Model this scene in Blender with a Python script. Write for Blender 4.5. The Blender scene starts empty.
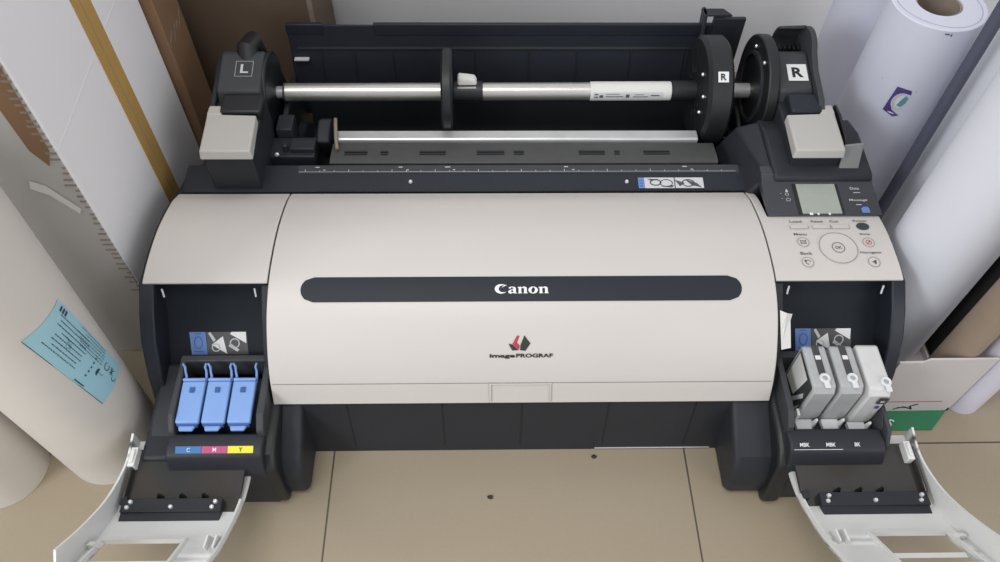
import bpy, bmesh, math, random
from mathutils import Vector, Matrix
random.seed(7)
C = bpy.context.scene.collection
PI = math.pi

# ------------------------------------------------------------------ materials
def mat(name, col, rough=.5, metal=0., bump=0., bscale=200., var=0., vscale=30., spec=.5, coat=0., trans=0., alpha=1.):
    m = bpy.data.materials.new(name); m.use_nodes = True
    nt = m.node_tree; b = nt.nodes['Principled BSDF']
    b.inputs['Base Color'].default_value = (*col, 1); b.inputs['Roughness'].default_value = rough
    b.inputs['Metallic'].default_value = metal; b.inputs['Specular IOR Level'].default_value = spec
    b.inputs['Coat Weight'].default_value = coat
    b.inputs['Transmission Weight'].default_value = trans
    b.inputs['Alpha'].default_value = alpha
    if var or bump:
        tc = nt.nodes.new('ShaderNodeTexCoord')
    if var:
        n = nt.nodes.new('ShaderNodeTexNoise'); n.inputs['Scale'].default_value = vscale; n.inputs['Detail'].default_value = 5
        nt.links.new(tc.outputs['Object'], n.inputs['Vector'])
        mx = nt.nodes.new('ShaderNodeMix'); mx.data_type = 'RGBA'
        mx.inputs[6].default_value = (*[c*(1-var) for c in col], 1); mx.inputs[7].default_value = (*[min(1, c*(1+var)) for c in col], 1)
        nt.links.new(n.outputs['Fac'], mx.inputs[0]); nt.links.new(mx.outputs[2], b.inputs['Base Color'])
    if bump:
        n = nt.nodes.new('ShaderNodeTexNoise'); n.inputs['Scale'].default_value = bscale; n.inputs['Detail'].default_value = 3
        nt.links.new(tc.outputs['Object'], n.inputs['Vector'])
        bp = nt.nodes.new('ShaderNodeBump'); bp.inputs['Strength'].default_value = bump; bp.inputs['Distance'].default_value = .002
        nt.links.new(n.outputs['Fac'], bp.inputs['Height']); nt.links.new(bp.outputs['Normal'], b.inputs['Normal'])
    return m
M = dict(
    beige=mat('warm_white_plastic', (.565, .53, .495), .42, bump=.05, bscale=900, var=.02, vscale=8),
    lid=mat('light_grey_plastic', (.47, .45, .42), .5, bump=.05, bscale=900),
    dark=mat('charcoal_plastic', (.024, .026, .032), .5, spec=.32, bump=.12, bscale=1200, var=.12, vscale=40),
    darker=mat('black_plastic', (.011, .012, .014), .45, bump=.1, bscale=900),
    navy=mat('blue_black_plastic', (.018, .021, .029), .42, spec=.32, bump=.1, bscale=1000, var=.1, vscale=30),
    grey=mat('dark_grey_plastic', (.048, .050, .055), .55, spec=.32, bump=.12, bscale=1100, var=.08, vscale=60),
    warm=mat('warm_dark_grey_guide', (.055, .055, .054), .5, var=.15, vscale=50),
    gloss=mat('glossy_black_plastic', (.035, .031, .028), .18, coat=.4, var=.2, vscale=12),
    badge=mat('badge_charcoal', (.020, .023, .031), .5, spec=.25),
    white=mat('white_print', (.75, .75, .74), .6),
    pale=mat('pale_print', (.55, .56, .57), .6),
    ink=mat('grey_print', (.08, .08, .08), .6),
    seam=mat('seam_line', (.22, .21, .19), .7),
    lcd=mat('display_glass', (.33, .36, .31), .18, var=.08, vscale=40, coat=.3),
    bezel=mat('display_bezel', (.040, .043, .050), .3),
    blue=mat('blue_lever_plastic', (.20, .34, .66), .42, var=.06, vscale=40),
    bluedk=mat('deep_blue_plastic', (.05, .11, .30), .45),
    bluel=mat('blue_label_print', (.13, .22, .50), .5),
    cyan=mat('cyan_print', (.02, .14, .36), .5), mag=mat('magenta_print', (.42, .05, .16), .5), yel=mat('yellow_print', (.72, .66, .02), .5),
    red=mat('red_print', (.45, .03, .06), .5), green=mat('green_black_print', (.018, .032, .018), .5),
    steel=mat('brushed_steel', (.62, .60, .56), .36, metal=.85, bump=.1, bscale=500, var=.1, vscale=25),
    silver=mat('silver_bar', (.55, .55, .54), .35, metal=.5, var=.15, vscale=30),
    chrome=mat('chrome_screw', (.85, .85, .85), .2, metal=.6),
    tag=mat('white_paper_tag', (.68, .67, .64), .7),
    doorw=mat('white_door_plastic', (.72, .72, .70), .38, bump=.04, bscale=700, var=.04, vscale=10),
    tank=mat('translucent_tank_plastic', (.46, .47, .47), .22, var=.14, vscale=45, trans=.12),
    tankw=mat('milky_tank_plastic', (.62, .61, .60), .25, var=.08, vscale=45),
    tanklab=mat('tank_label_dark', (.05, .05, .05), .4, var=.3, vscale=60),
    clip=mat('milky_clip', (.70, .71, .72), .35),
    paper=mat('white_paper', (.72, .73, .79), .6, bump=.05, bscale=60, var=.03, vscale=6),
    paperb=mat('cool_white_paper', (.66, .67, .77), .55, bump=.05, bscale=60, var=.04, vscale=6),
    paperc=mat('cream_paper', (.66, .615, .56), .65, bump=.1, bscale=90, var=.05, vscale=9),
    papere=mat('lavender_white_paper', (.68, .65, .74), .5, var=.03, vscale=8),
    core=mat('brown_cardboard_core', (.26, .21, .17), .8, var=.15, vscale=60),
    slate=mat('gap_shade_slate_blue', (.085, .09, .13), .6, var=.08, vscale=8), gap_black=mat('gap_shade_black', (.018, .018, .018), .7, bump=.1, bscale=60, var=.1, vscale=10),  # dark colours of the two added pieces that stand for shade between rolls
    flute=mat('torn_board_edge', (.36, .31, .27), .85, var=.2, vscale=80),
    bay=mat('bay_plastic_with_shade', (.010, .013, .018), .6, bump=.1, bscale=900, spec=.25),  # black plastic made darker still for the shade inside the bays
    flap=mat('smoky_grey_plastic', (.22, .22, .215), .35),
    tube=mat('pale_brown_tube', (.31, .235, .175), .7, bump=.1, bscale=70, var=.1, vscale=12),
    kraft=mat('brown_cardboard', (.22, .125, .065), .8, bump=.15, bscale=70, var=.12, vscale=9),
    kraft_shade=mat('shaded_brown_cardboard', (.125, .084, .056), .8, bump=.15, bscale=70, var=.2, vscale=5),  # darker copy of kraft, shade of the rear corner put into the colour
    boxw=mat('white_cardboard', (.82, .80, .80), .7, bump=.1, bscale=50, var=.04, vscale=5),
    box_shade=mat('shaded_white_cardboard', (.45, .43, .405), .8, bump=.2, bscale=50, var=.08, vscale=7),  # greyed copy of the white cardboard for the carton's unlit face
    tape=mat('yellow_packing_tape', (.50, .31, .10), .35, var=.12, vscale=25),
    tapel=mat('tape_shine', (.62, .45, .22), .3),
    ctape=mat('clear_tape', (.26, .20, .16), .15, var=.3, vscale=80),
    cyanlab=mat('light_blue_label', (.36, .62, .70), .6, var=.05, vscale=30),
    labink=mat('label_ink', (.045, .06, .08), .7),
    purple=mat('purple_print', (.085, .05, .22), .6), teal=mat('teal_print', (.12, .30, .34), .6),
    greenbox=mat('green_carton_print', (.02, .16, .07), .6, var=.08, vscale=20), redln=mat('red_line_print', (.42, .12, .14), .7),
    boxi=mat('pinkish_white_cardboard', (.60, .56, .545), .7, var=.04, vscale=9),
    crumb=mat('dark_crumb', (.03, .025, .02), .8),
)
# striped corrugation for the flutes of the white box
def wall_mat(name, col):
    return mat(name, col, .85, bump=.25, bscale=30, var=.03, vscale=3)

# ------------------------------------------------------------------ mesh helpers
class MB:
    def __init__(s): s.bm = bmesh.new()
    def quad(s, a, b, c, d):
        v = [s.bm.verts.new(p) for p in (a, b, c, d)]; return s.bm.faces.new(v)
    def poly(s, pts):
        return s.bm.faces.new([s.bm.verts.new(p) for p in pts])
    def box(s, x0, x1, y0, y1, z0, z1):
        P = [(x, y, z) for x in (x0, x1) for y in (y0, y1) for z in (z0, z1)]
        v = [s.bm.verts.new(p) for p in P]
        for f in ((0,1,3,2),(4,6,7,5),(0,4,5,1),(2,3,7,6),(0,2,6,4),(1,5,7,3)): s.bm.faces.new([v[i] for i in f])
        return s
    def hexa(s, lo, hi):          # two quads of corners -> closed solid
        a = [s.bm.verts.new(p) for p in lo]; b = [s.bm.verts.new(p) for p in hi]
        s.bm.faces.new(a[::-1]); s.bm.faces.new(b)
        for i in range(4): s.bm.faces.new((a[i], a[(i+1) % 4], b[(i+1) % 4], b[i]))
        return s
    def prism(s, pts, x0, x1, axis='x'):      # closed polygon extruded along an axis
        def P(p, t):
            return (t, p[0], p[1]) if axis == 'x' else ((p[0], t, p[1]) if axis == 'y' else (p[0], p[1], t))
        a = [s.bm.verts.new(P(p, x0)) for p in pts]; b = [s.bm.verts.new(P(p, x1)) for p in pts]
        s.bm.faces.new(a); s.bm.faces.new(b[::-1]); n = len(pts)
        for i in range(n): s.bm.faces.new((a[i], b[i], b[(i+1) % n], a[(i+1) % n]))
        return s
    def shell(s, pr, off, x0, x1):            # open profile with thickness, quads all round
        n = len(pr); q = offset(pr, off)
        V = [[s.bm.verts.new((x, *p)) for p in c] for x in (x0, x1) for c in (pr, q)]
        a, b, c, d = V
        for i in range(n-1):
            s.bm.faces.new((a[i], c[i], c[i+1], a[i+1])); s.bm.faces.new((b[i], b[i+1], d[i+1], d[i]))
            s.bm.faces.new((a[i], a[i+1], b[i+1], b[i])); s.bm.faces.new((c[i], d[i], d[i+1], c[i+1]))
        s.bm.faces.new((a[0], b[0], d[0], c[0])); s.bm.faces.new((a[-1], c[-1], d[-1], b[-1]))
        return s
    def lathe(s, prof, c=(0,0,0), axis='z', n=48, lean=(0,0)):   # prof: list of (r, h)
        rings = []
        for r, h in prof:
            ring = []
            for k in range(n):
                t = 2*PI*k/n; u, v = r*math.cos(t), r*math.sin(t)
                p = (u, v, h) if axis == 'z' else ((h, u, v) if axis == 'x' else (u, h, v))
                p = (c[0]+p[0]+lean[0]*h, c[1]+p[1]+lean[1]*h, c[2]+p[2])
                ring.append(s.bm.verts.new(p))
            rings.append(ring)
        for i in range(len(rings)-1):
            for k in range(n):
                s.bm.faces.new((rings[i][k], rings[i][(k+1) % n], rings[i+1][(k+1) % n], rings[i+1][k]))
        return s
    def cyl(s, c, r, h0, h1, axis='z', n=32):
        s.lathe([(1e-5, h0), (r, h0), (r, h1), (1e-5, h1)], c, axis, n); return s
    def tube(s, pts, r, n=10):
        pts = [Vector(p) for p in pts]; prev = None
        for i, p in enumerate(pts):
            d = (pts[min(i+1, len(pts)-1)] - pts[max(i-1, 0)]).normalized()
            u = d.cross(Vector((0, 0, 1)));
            if u.length < .1: u = d.cross(Vector((1, 0, 0)))
            u.normalize(); w = d.cross(u); rr = r[i] if isinstance(r, (list, tuple)) else r
            ring = [s.bm.verts.new(p + u*rr*math.cos(2*PI*k/n) + w*rr*math.sin(2*PI*k/n)) for k in range(n)]
            if prev:
                for k in range(n): s.bm.faces.new((prev[k], prev[(k+1) % n], ring[(k+1) % n], ring[k]))
            else: s.bm.faces.new(ring[::-1])
            prev = ring
        s.bm.faces.new(prev); return s
    def add2d(s, tris, f):        # flat triangles/polys mapped through f(u, v) -> point
        for poly in tris: s.bm.faces.new([s.bm.verts.new(f(*p)) for p in poly])
        return s
    def build(s, name, m, parent=None, bevel=0., seg=2, smooth=True, label=None, origin=None):
        bm = s.bm
        bmesh.ops.remove_doubles(bm, verts=bm.verts, dist=1e-6)
        bmesh.ops.recalc_face_normals(bm, faces=bm.faces)
        me = bpy.data.meshes.new(name)
        off = Vector((0, 0, 0))
        r = parent
        while r is not None: off += r.location; r = r.parent
        loc = Vector(origin) if origin else Vector((0, 0, 0))
        bm.transform(Matrix.Translation(-(off+loc)))
        bm.to_mesh(me); bm.free(); me.materials.append(m)
        o = bpy.data.objects.new(name, me); C.objects.link(o); o.location = loc
        if parent: o.parent = parent
        if smooth:
            for p in me.polygons: p.use_smooth = True
            try: me.set_sharp_from_angle(angle=math.radians(32))
            except Exception: pass
        if bevel:
            b = o.modifiers.new('bevel', 'BEVEL'); b.width = bevel; b.segments = seg; b.limit_method = 'ANGLE'; b.angle_limit = math.radians(35)
            b.harden_normals = False
        if label: o['label'] = label
        return o
def build_each(mb, name, m, parent, **kw):
    """every loose piece of the collected mesh becomes an object of its own"""
    bm = mb.bm; bmesh.ops.remove_doubles(bm, verts=bm.verts, dist=1e-6); bm.verts.index_update(); seen = set(); outs = []
    for v in list(bm.verts):
        if v in seen: continue
        st_, isl = [v], {v}
        while st_:
            a = st_.pop()
            for e in a.link_edges:
                b_ = e.other_vert(a)
                if b_ not in isl: isl.add(b_); st_.append(b_)
        seen |= isl; new = MB(); mp = {q: new.bm.verts.new(q.co) for q in isl}
        for f in {f for q in isl for f in q.link_faces}: new.bm.faces.new([mp[q] for q in f.verts])
        outs.append(new.build(name, m, parent, **kw))
    bm.free(); return outs
def offset(pr, off):
    out = []
    for i in range(len(pr)):
        a = Vector(pr[max(i-1, 0)]); b = Vector(pr[min(i+1, len(pr)-1)]); t = (b-a).normalized()
        out.append((pr[i][0] + t.y*off, pr[i][1] - t.x*off))
    return out
def cr(pts, n=6):
    P = [Vector(p) for p in pts]; P = [2*P[0]-P[1]] + P + [2*P[-1]-P[-2]]; o = []
    for i in range(1, len(P)-2):
        a, b, c, d = P[i-1:i+3]
        for k in range(n):
            t = k/n; o.append(tuple(.5*((2*b)+(-a+c)*t+(2*a-5*b+4*c-d)*t*t+(-a+3*b-3*c+d)*t**3)))
    o.append(tuple(P[-2])); return o
def empty(name, loc, label, cat, group=None):
    o = bpy.data.objects.new(name, None); o.location = loc; o.empty_display_size = .05; C.objects.link(o)
    o['label'] = label; o['category'] = cat
    if group: o['group'] = group
    return o
def tag(o, label, cat, group=None):
    o['label'] = label; o['category'] = cat
    if group: o['group'] = group
    return o
def struct(name, mb, m):
    o = mb.build(name, m, smooth=False); o['kind'] = 'structure'; return o
def text_polys(txt, w=None, h=1., bold=0.):
    """text as flat polygons, left-bottom at 0,0, scaled to height h (and to width w)"""
    cu = bpy.data.curves.new('t', 'FONT'); cu.body = txt; cu.size = 1; cu.offset = bold; cu.resolution_u = 3
    ob = bpy.data.objects.new('t', cu); C.objects.link(ob); bpy.context.view_layer.update()
    me = bpy.data.meshes.new_from_object(ob.evaluated_get(bpy.context.evaluated_depsgraph_get()))
    V = [(v.co.x, v.co.y) for v in me.vertices]; F = [[V[i] for i in p.vertices] for p in me.polygons]
    bpy.data.objects.remove(ob); bpy.data.curves.remove(cu); bpy.data.meshes.remove(me)
    xs = [p[0] for f in F for p in f]; ys = [p[1] for f in F for p in f]
    if not xs: return []
    x0, x1, y0, y1 = min(xs), max(xs), min(ys), max(ys); sy = h/(y1-y0); sx = (w/(x1-x0)) if w else sy
    return [[((p[0]-x0)*sx, (p[1]-y0)*sy) for p in f] for f in F]
def curve_polys(splines, res=5):
    """closed bezier-like outlines (lists of points, smoothed) -> filled polygons with holes"""
    cu = bpy.data.curves.new('s', 'CURVE'); cu.dimensions = '2D'; cu.fill_mode = 'BOTH'
    for pts in splines:
        sp = cu.splines.new('POLY'); sp.points.add(len(pts)-1)
        for i, p in enumerate(pts): sp.points[i].co = (p[0], p[1], 0, 1)
        sp.use_cyclic_u = True
    ob = bpy.data.objects.new('s', cu); C.objects.link(ob); bpy.context.view_layer.update()
    me = bpy.data.meshes.new_from_object(ob.evaluated_get(bpy.context.evaluated_depsgraph_get()))
    V = [(v.co.x, v.co.y) for v in me.vertices]; F = [[V[i] for i in p.vertices] for p in me.polygons]
    bpy.data.objects.remove(ob); bpy.data.curves.remove(cu); bpy.data.meshes.remove(me)
    return F
def ell(cx, cy, rx, ry, n=28, a0=0, a1=360, rot=0):
    o = []
    for k in range(n + (0 if a1-a0 == 360 else 1)):
        t = math.radians(a0+(a1-a0)*k/n); x, y = rx*math.cos(t), ry*math.sin(t); r = math.radians(rot)
        o.append((cx+x*math.cos(r)-y*math.sin(r), cy+x*math.sin(r)+y*math.cos(r)))
    return o
def plane_map(o, u, v, eps=.0004):
    o, u, v = Vector(o), Vector(u).normalized(), Vector(v).normalized(); n = u.cross(v)*eps
    return lambda a, b: o + u*a + v*b + n
def shift(polys, dx, dy): return [[(p[0]+dx, p[1]+dy) for p in f] for f in polys]
def rect(x0, y0, x1, y1): return [[(x0, y0), (x1, y0), (x1, y1), (x0, y1)]]

# ------------------------------------------------------------------ room
XL, XR, YB, YF = -1.25, 1.45, 1.34, -1.2
fl = mat('beige_floor_tile', (.36, .30, .215), .32, spec=.4)
nt = fl.node_tree; b = nt.nodes['Principled BSDF']
geo = nt.nodes.new('ShaderNodeNewGeometry'); sep = nt.nodes.new('ShaderNodeSeparateXYZ'); nt.links.new(geo.outputs['Position'], sep.inputs[0])
def mth(op, a, bb=None):
    n = nt.nodes.new('ShaderNodeMath'); n.operation = op
    for i, v in enumerate((a, bb)):
        if v is None: continue
        if isinstance(v, (int, float)): n.inputs[i].default_value = v
        else: nt.links.new(v, n.inputs[i])
    return n.outputs[0]
T = .516
def line(s, o):
    w = mth('FRACT', mth('ADD', mth('DIVIDE', mth('SUBTRACT', s, o), T), 20.5)); return mth('LESS_THAN', mth('ABSOLUTE', mth('SUBTRACT', w, .5)), .0013/T)
gm = mth('MAXIMUM', line(sep.outputs[0], -.224), line(sep.outputs[1], .479))
no = nt.nodes.new('ShaderNodeTexNoise'); no.inputs['Scale'].default_value = 3.; no.inputs['Detail'].default_value = 6; nt.links.new(geo.outputs['Position'], no.inputs['Vector'])
n2 = nt.nodes.new('ShaderNodeTexNoise'); n2.inputs['Scale'].default_value = 260; n2.inputs['Detail'].default_value = 2; nt.links.new(geo.outputs['Position'], n2.inputs['Vector'])
mx = nt.nodes.new('ShaderNodeMix'); mx.data_type = 'RGBA'; mx.inputs[6].default_value = (.285, .233, .160, 1); mx.inputs[7].default_value = (.365, .305, .222, 1)
nt.links.new(mth('ADD', mth('MULTIPLY', no.outputs['Fac'], .6), mth('MULTIPLY', n2.outputs['Fac'], .4)), mx.inputs[0])
m2 = nt.nodes.new('ShaderNodeMix'); m2.data_type = 'RGBA'; nt.links.new(gm, m2.inputs[0]); nt.links.new(mx.outputs[2], m2.inputs[6]); m2.inputs[7].default_value = (.085, .07, .055, 1)
nt.links.new(m2.outputs[2], b.inputs['Base Color'])
struct('floor', MB().box(XL, XR, YF, YB, -.03, 0), fl)
wm = wall_mat('painted_wall', (.74, .74, .76))
struct('wall_back', MB().box(XL, XR, YB, YB+.05, -.03, 2.6), wm)

# ------------------------------------------------------------------ printer
PR = empty('large_format_printer', (.0535, .75, 0), 'wide white and black large-format inkjet printer standing on the tiled floor', 'printer')
cover_prof = cr([(.785, .222), (.755, .2355), (.70, .2475), (.65, .249), (.606, .2435), (.565, .226), (.53, .197), (.505, .165), (.487, .128)], 8)
# arc-length access on the cover surface
cs = [0.]
for i in range(1, len(cover_prof)):
    cs.append(cs[-1] + math.dist(cover_prof[i-1], cover_prof[i]))
def cov(y):            # arc length at world y
    for i in range(len(cover_prof)-1):
        a, b2 = cover_prof[i][0], cover_prof[i+1][0]
        if b2 <= y <= a: return cs[i] + (cs[i+1]-cs[i])*(a-y)/(a-b2)
    return cs[-1]
def cov_pt(x, s, eps=.0005):
    s = max(0, min(cs[-1]-1e-6, s))
    for i in range(len(cs)-1):
        if cs[i] <= s <= cs[i+1]:
            t = (s-cs[i])/(cs[i+1]-cs[i]); a, b2 = cover_prof[i], cover_prof[i+1]
            d = Vector((b2[0]-a[0], b2[1]-a[1])).normalized()
            return (x, a[0]+(b2[0]-a[0])*t + d.y*eps*1., a[1]+(b2[1]-a[1])*t - d.x*eps*1.)
def cover_map(x0, y0, eps=.0005):         # origin at (x0, y0) on the surface, v runs uphill (away)
    s0 = cov(y0); return lambda u, v: cov_pt(x0+u, s0-v, eps)

# chassis: the dark body under the covers
ch = MB()
inner = [(.80, .0), (.80, .205), (.775, .212), (.70, .235), (.65, .238), (.606, .232), (.56, .212), (.53, .185), (.51, .15), (.503, .125), (.50, .10), (.492, .03), (.487, .0)]
ch.prism(inner, -.283, .384)
chassis = ch.build('chassis', M['navy'], PR, bevel=.003)
# low output guide: the dark face under the cover, with vertical seams
og = MB(); og.prism([(.499, .122), (.492, .122), (.478, .012), (.476, .0), (.492, .0)], -.262, .36)
og.build('output_guide', M['dark'], PR, bevel=.0015)
og = MB()
for x in (-.19, -.06, .05, .17, .29): og.prism([(.493, .118), (.4905, .118), (.4776, .014), (.481, .014)], x-.0006, x+.0006)
build_each(og, 'guide_seam', M['darker'], PR)
og = MB(); og.tube([(.16, .4765, .004), (.33, .4765, .004)], .0012); og.build('guide_edge', M['silver'], PR, label='thin pale edge of the output guide')

# rear half of the chassis
rb = MB(); rb.prism([(.80, 0), (.80, .19), (.93, .17), (.95, .06), (1.07, .05), (1.10, .05), (1.10, 0)], -.31, .44)
rb.build('rear_chassis', M['darker'], PR, bevel=.002)
# side plates with the curved front outline
side_pts = [(.86, .0), (.86, .2), (.80, .215), (.775, .224), (.74, .236), (.70, .243), (.65, .2445), (.606, .240), (.575, .217), (.548, .190), (.522, .145), (.508, .110), (.50, .07), (.495, .0)]
for x0, x1 in ((-.457, -.437), (.545, .564)):
    MB().prism(side_pts, x0, x1).build('side_plate', M['navy'], PR, bevel=.002)
# inner bay walls beside the main cover
for x0, x1 in ((-.297, -.285), (.388, .400)):
    MB().prism([(.80, .0), (.80, .2), (.70, .236), (.65, .238), (.606, .236), (.575, .212), (.545, .182), (.515, .14), (.50, .11), (.47, .09), (.45, .0)], x0, x1).build('bay_wall', M['dark'], PR, bevel=.0015)

# covers
mc = MB().shell(cover_prof, -.004, -.2855, .3865).build('top_cover', M['beige'], PR, bevel=.0012, label='smooth warm white front cover')
nend = max(i for i, p in enumerate(cover_prof) if p[0] >= .604)
side_prof = cover_prof[:nend+1] + [(.606, .2435)] if cover_prof[nend][0] > .6065 else cover_prof[:nend+1]
MB().shell(side_prof, -.004, -.451, -.2875).build('side_cover', M['beige'], PR, bevel=.001, label='curved warm white cover beside the main cover')
# control panel: strip beside main cover full length, wide part only in front of the display
cp = MB(); cp.shell(side_prof, -.004, .3885, .4000)
front = [p for p in side_prof if p[0] <= .716]
cp.shell([(.718, cov_pt(0, cov(.718), 0)[2])] + front, -.004, .4000, .5595)
cpanel = cp.build('control_panel', M['beige'], PR, bevel=.0008)

# seam line and handle recess on the main cover
f = cover_map(0, .501)
mb = MB()
N = 24
for i in range(N):
    xa, xb = -.283+.667*i/N, -.283+.667*(i+1)/N
    mb.add2d([[(xa, 0), (xb, 0), (xb, .0009), (xa, .0009)]], f)
mb.build('cover_seam', M['seam'], mc)
mb = MB(); f = cover_map(.0055, .4885, .0025); g = cover_map(.0055, .4885, .0004)
W, Hh = .0825, .030
def bar2(mb, x0, y0, x1, y1):
    a = [(x0, y0), (x1, y0), (x1, y1), (x0, y1)]
    mb.hexa([g(*p) for p in a], [f(*p) for p in a])
bar2(mb, 0, 0, .0022, Hh); bar2(mb, W-.0022, 0, W, Hh); bar2(mb, 0, Hh-.0018, W, Hh)
mb.build('finger_grip', M['beige'], mc, bevel=.0006)
# charcoal band with the brand lettering
BY = .5965; hb = .0172
def band_out(cx0, cx1, r, n=16):
    P = ell(cx1-r, 0, r, r, n, -90, 90) + ell(cx0+r, 0, r, r, n, 90, 270); return P
out = band_out(-.2425, .3405, hb)
mb = MB(); f = cover_map(0, BY, .0008)
rows = 8
for k in range(rows):
    v0, v1 = -hb+2*hb*k/rows, -hb+2*hb*(k+1)/rows
    def hw(v): return math.sqrt(max(0, hb*hb-v*v))
    a0, a1 = -.2425+hb-hw(v0), -.2425+hb-hw(v1); b0, b1 = .3405-hb+hw(v0), .3405-hb+hw(v1)
    mb.add2d([[(a0, v0), (b0, v0), (b1, v1), (a1, v1)]], f)
band = mb.build('name_band', M['badge'], mc, label='long charcoal band with rounded ends')
# the brand word, heavy wedge-serif letters drawn as outlines
def letter_C():
    o = ell(.50, .5, .50, .52, 36, 42, 322)
    i = ell(.60, .52, .31, .40, 30, 318, 50)
    w = [(.90, .80), (1.0, .98), (.86, .90)]
    return [o[:1] + o[1:] + [(.93, .20)] + i + [(.80, .92), (.52, .66), (.98, .92)]]
def letter_C2():
    return [ell(.5, .5, .5, .52, 40, 38, 318) + [(.80, .16)] + list(reversed(ell(.64, .5, .33, .38, 30, 75, 300))) + [(.60, .74), (.52, .60), (.90, .98)]]
def letter_o(): return [ell(.37, .36, .37, .38, 28), ell(.37, .36, .13, .30, 24, rot=-8)]
def letter_n():
    return [[(0, .02), (0, 0), (.34, 0), (.34, .05), (.28, .07), (.28, .52), (.36, .60), (.44, .60), (.49, .52), (.49, .07), (.44, .05), (.44, 0), (.78, 0), (.78, .05), (.71, .07), (.71, .56), (.66, .68), (.54, .74), (.42, .73), (.28, .64), (.27, .73), (.22, .73), (-.01, .68), (-.01, .62), (.07, .60), (.07, .07)]]
def letter_a():
    return [[(.05, .56), (.20, .50), (.24, .62), (.32, .66), (.38, .64), (.40, .56), (.40, .45), (.16, .38), (.04, .28), (.02, .14), (.08, .02), (.22, -.03), (.34, .02), (.42, .08), (.46, 0), (.70, 0), (.70, .05), (.62, .09), (.62, .56), (.56, .68), (.42, .74), (.24, .74), (.10, .68)],
            [(.40, .36), (.28, .32), (.24, .22), (.26, .13), (.32, .10), (.40, .16)]]
mb = MB(); f = cover_map(.0128, BY-.0062, .0012); sc = .0125; u = 0
for L, adv, sx in ((letter_C2(), 1.02, 1.0), (letter_a(), .76, 1), (letter_n(), .83, 1), (letter_o(), .80, 1), (letter_n(), .83, 1)):
    polys = curve_polys(L)
    mb.add2d([[((p[0]+u)*sc*1.36, p[1]*sc) for p in q] for q in polys], f); u += adv
mb.build('brand_lettering', M['white'], mc, smooth=False, label='white wedge-serif brand word')
# small emblem: red chevron, black wedge and dark green rhombus, model word under it
f = cover_map(.0305, .5285, .0009); S = .000335
def facets(name, m, P, lab=None): MB().add2d([[(p[0]*S, p[1]*S) for p in q] for q in curve_polys(P)], f).build('emblem', M[m], mc, smooth=False, label=lab)
facets('e', 'green', [[(0, 30), (14, 26), (40, 3), (14, 2)]], 'black wedge of the small emblem')
facets('e', 'red', [[(15, 27), (34, 62), (43, 60), (33, 34), (44, 21), (40, 5), (26, 17)]], 'red chevron of the small emblem')
facets('e', 'green', [[(45, 3), (47, 24), (62, 62), (86, 30), (66, 0)]], 'dark green rhombus of the small emblem')
f = cover_map(.0055, .5215, .0011); P = text_polys('image', .0335, .0064, .035) + shift(text_polys('PROGRAF', .0485, .0054, .03), .0350, .0014)
MB().add2d(P, f).build('model_lettering', M['darker'], mc, smooth=False)

# control panel furniture
f = cover_map(0, .656, .0006)
def ring2(cx, cy, r, w, n=32, ry=None):
    ry = ry or r; o = []
    for k in range(n):
        a, b2 = 2*PI*k/n, 2*PI*(k+1)/n
        o.append([(cx+r*math.cos(a), cy+ry*math.sin(a)), (cx+r*math.cos(b2), cy+ry*math.sin(b2)), (cx+(r-w)*math.cos(b2), cy+(ry-w)*math.sin(b2)), (cx+(r-w)*math.cos(a), cy+(ry-w)*math.sin(a))])
    return o
def button(x, y, r, icon, ry=None, m='beige', im='ink'):
    fm = cover_map(x, y, 0); ft = cover_map(x, y, .0016)
    mb = MB(); P = ell(0, 0, r, ry or r, 28)
    a = [mb.bm.verts.new(fm(*p)) for p in P]; b2 = [mb.bm.verts.new(ft(*p)) for p in P]; mb.bm.faces.new(b2)
    for k in range(28): mb.bm.faces.new((a[k], a[(k+1) % 28], b2[(k+1) % 28], b2[k]))
    bt = mb.build('button', M[m], cpanel)
    return bt
def decal(name, polys, x, y, m, par, eps=.0006):
    return MB().add2d(polys, cover_map(x, y, eps)).build(name, M[m], par, smooth=False)
dial = button(.4825, .656, .0262, None)
decal('ring_mark', ring2(0, 0, .0262, .0009), .4825, .656, 'seam', dial, .0019)
decal('ring_mark', ring2(0, 0, .0088, .0009), .4825, .656, 'ink', dial, .0019)
decal('lettering', shift(text_polys('OK', .009, .0048, .01), -.0045, -.0024), .4825, .656, 'ink', dial, .0019)
for x, y, ic in ((.4365, .6655, 'menu'), (.4350, .632, 'back'), (.5265, .6645, 'stop'), (.5250, .632, 'nav')):
    bt = button(x, y, .0080, None)
    decal('ring_mark', ring2(0, 0, .0080, .0008), x, y, 'seam', bt, .0019)
    if ic == 'menu': P = [q for k in range(3) for q in rect(-.0035, -.003+k*.0024, .0035, -.002+k*.0024)] + rect(-.004, -.0036, -.0034, .0042) + rect(.0034, -.0036, .004, .0042)
    elif ic == 'back': P = ring2(.0003, 0, .0038, .0011, 20)[:16] + [[(-.005, .0012), (-.001, .0005), (-.003, .0042)]]
    elif ic == 'stop': P = ring2(0, 0, .0042, .001, 20) + [[(-.0032, -.0022), (-.0022, -.0032), (.0032, .0022), (.0022, .0032)]]
    else: P = [[(-.0042, -.0008), (.0035, .0035), (.0028, -.0040), (.0006, -.0002)], [(-.001, -.0005), (.001, -.004), (.002, -.001)]]
    decal('icon', P, x, y, 'red' if ic == 'stop' else 'ink', bt, .0019)
bt = button(.528, .695, .0088, None, .0068, 'grey')
bt['label'] = 'dark grey oval power button'
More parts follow.
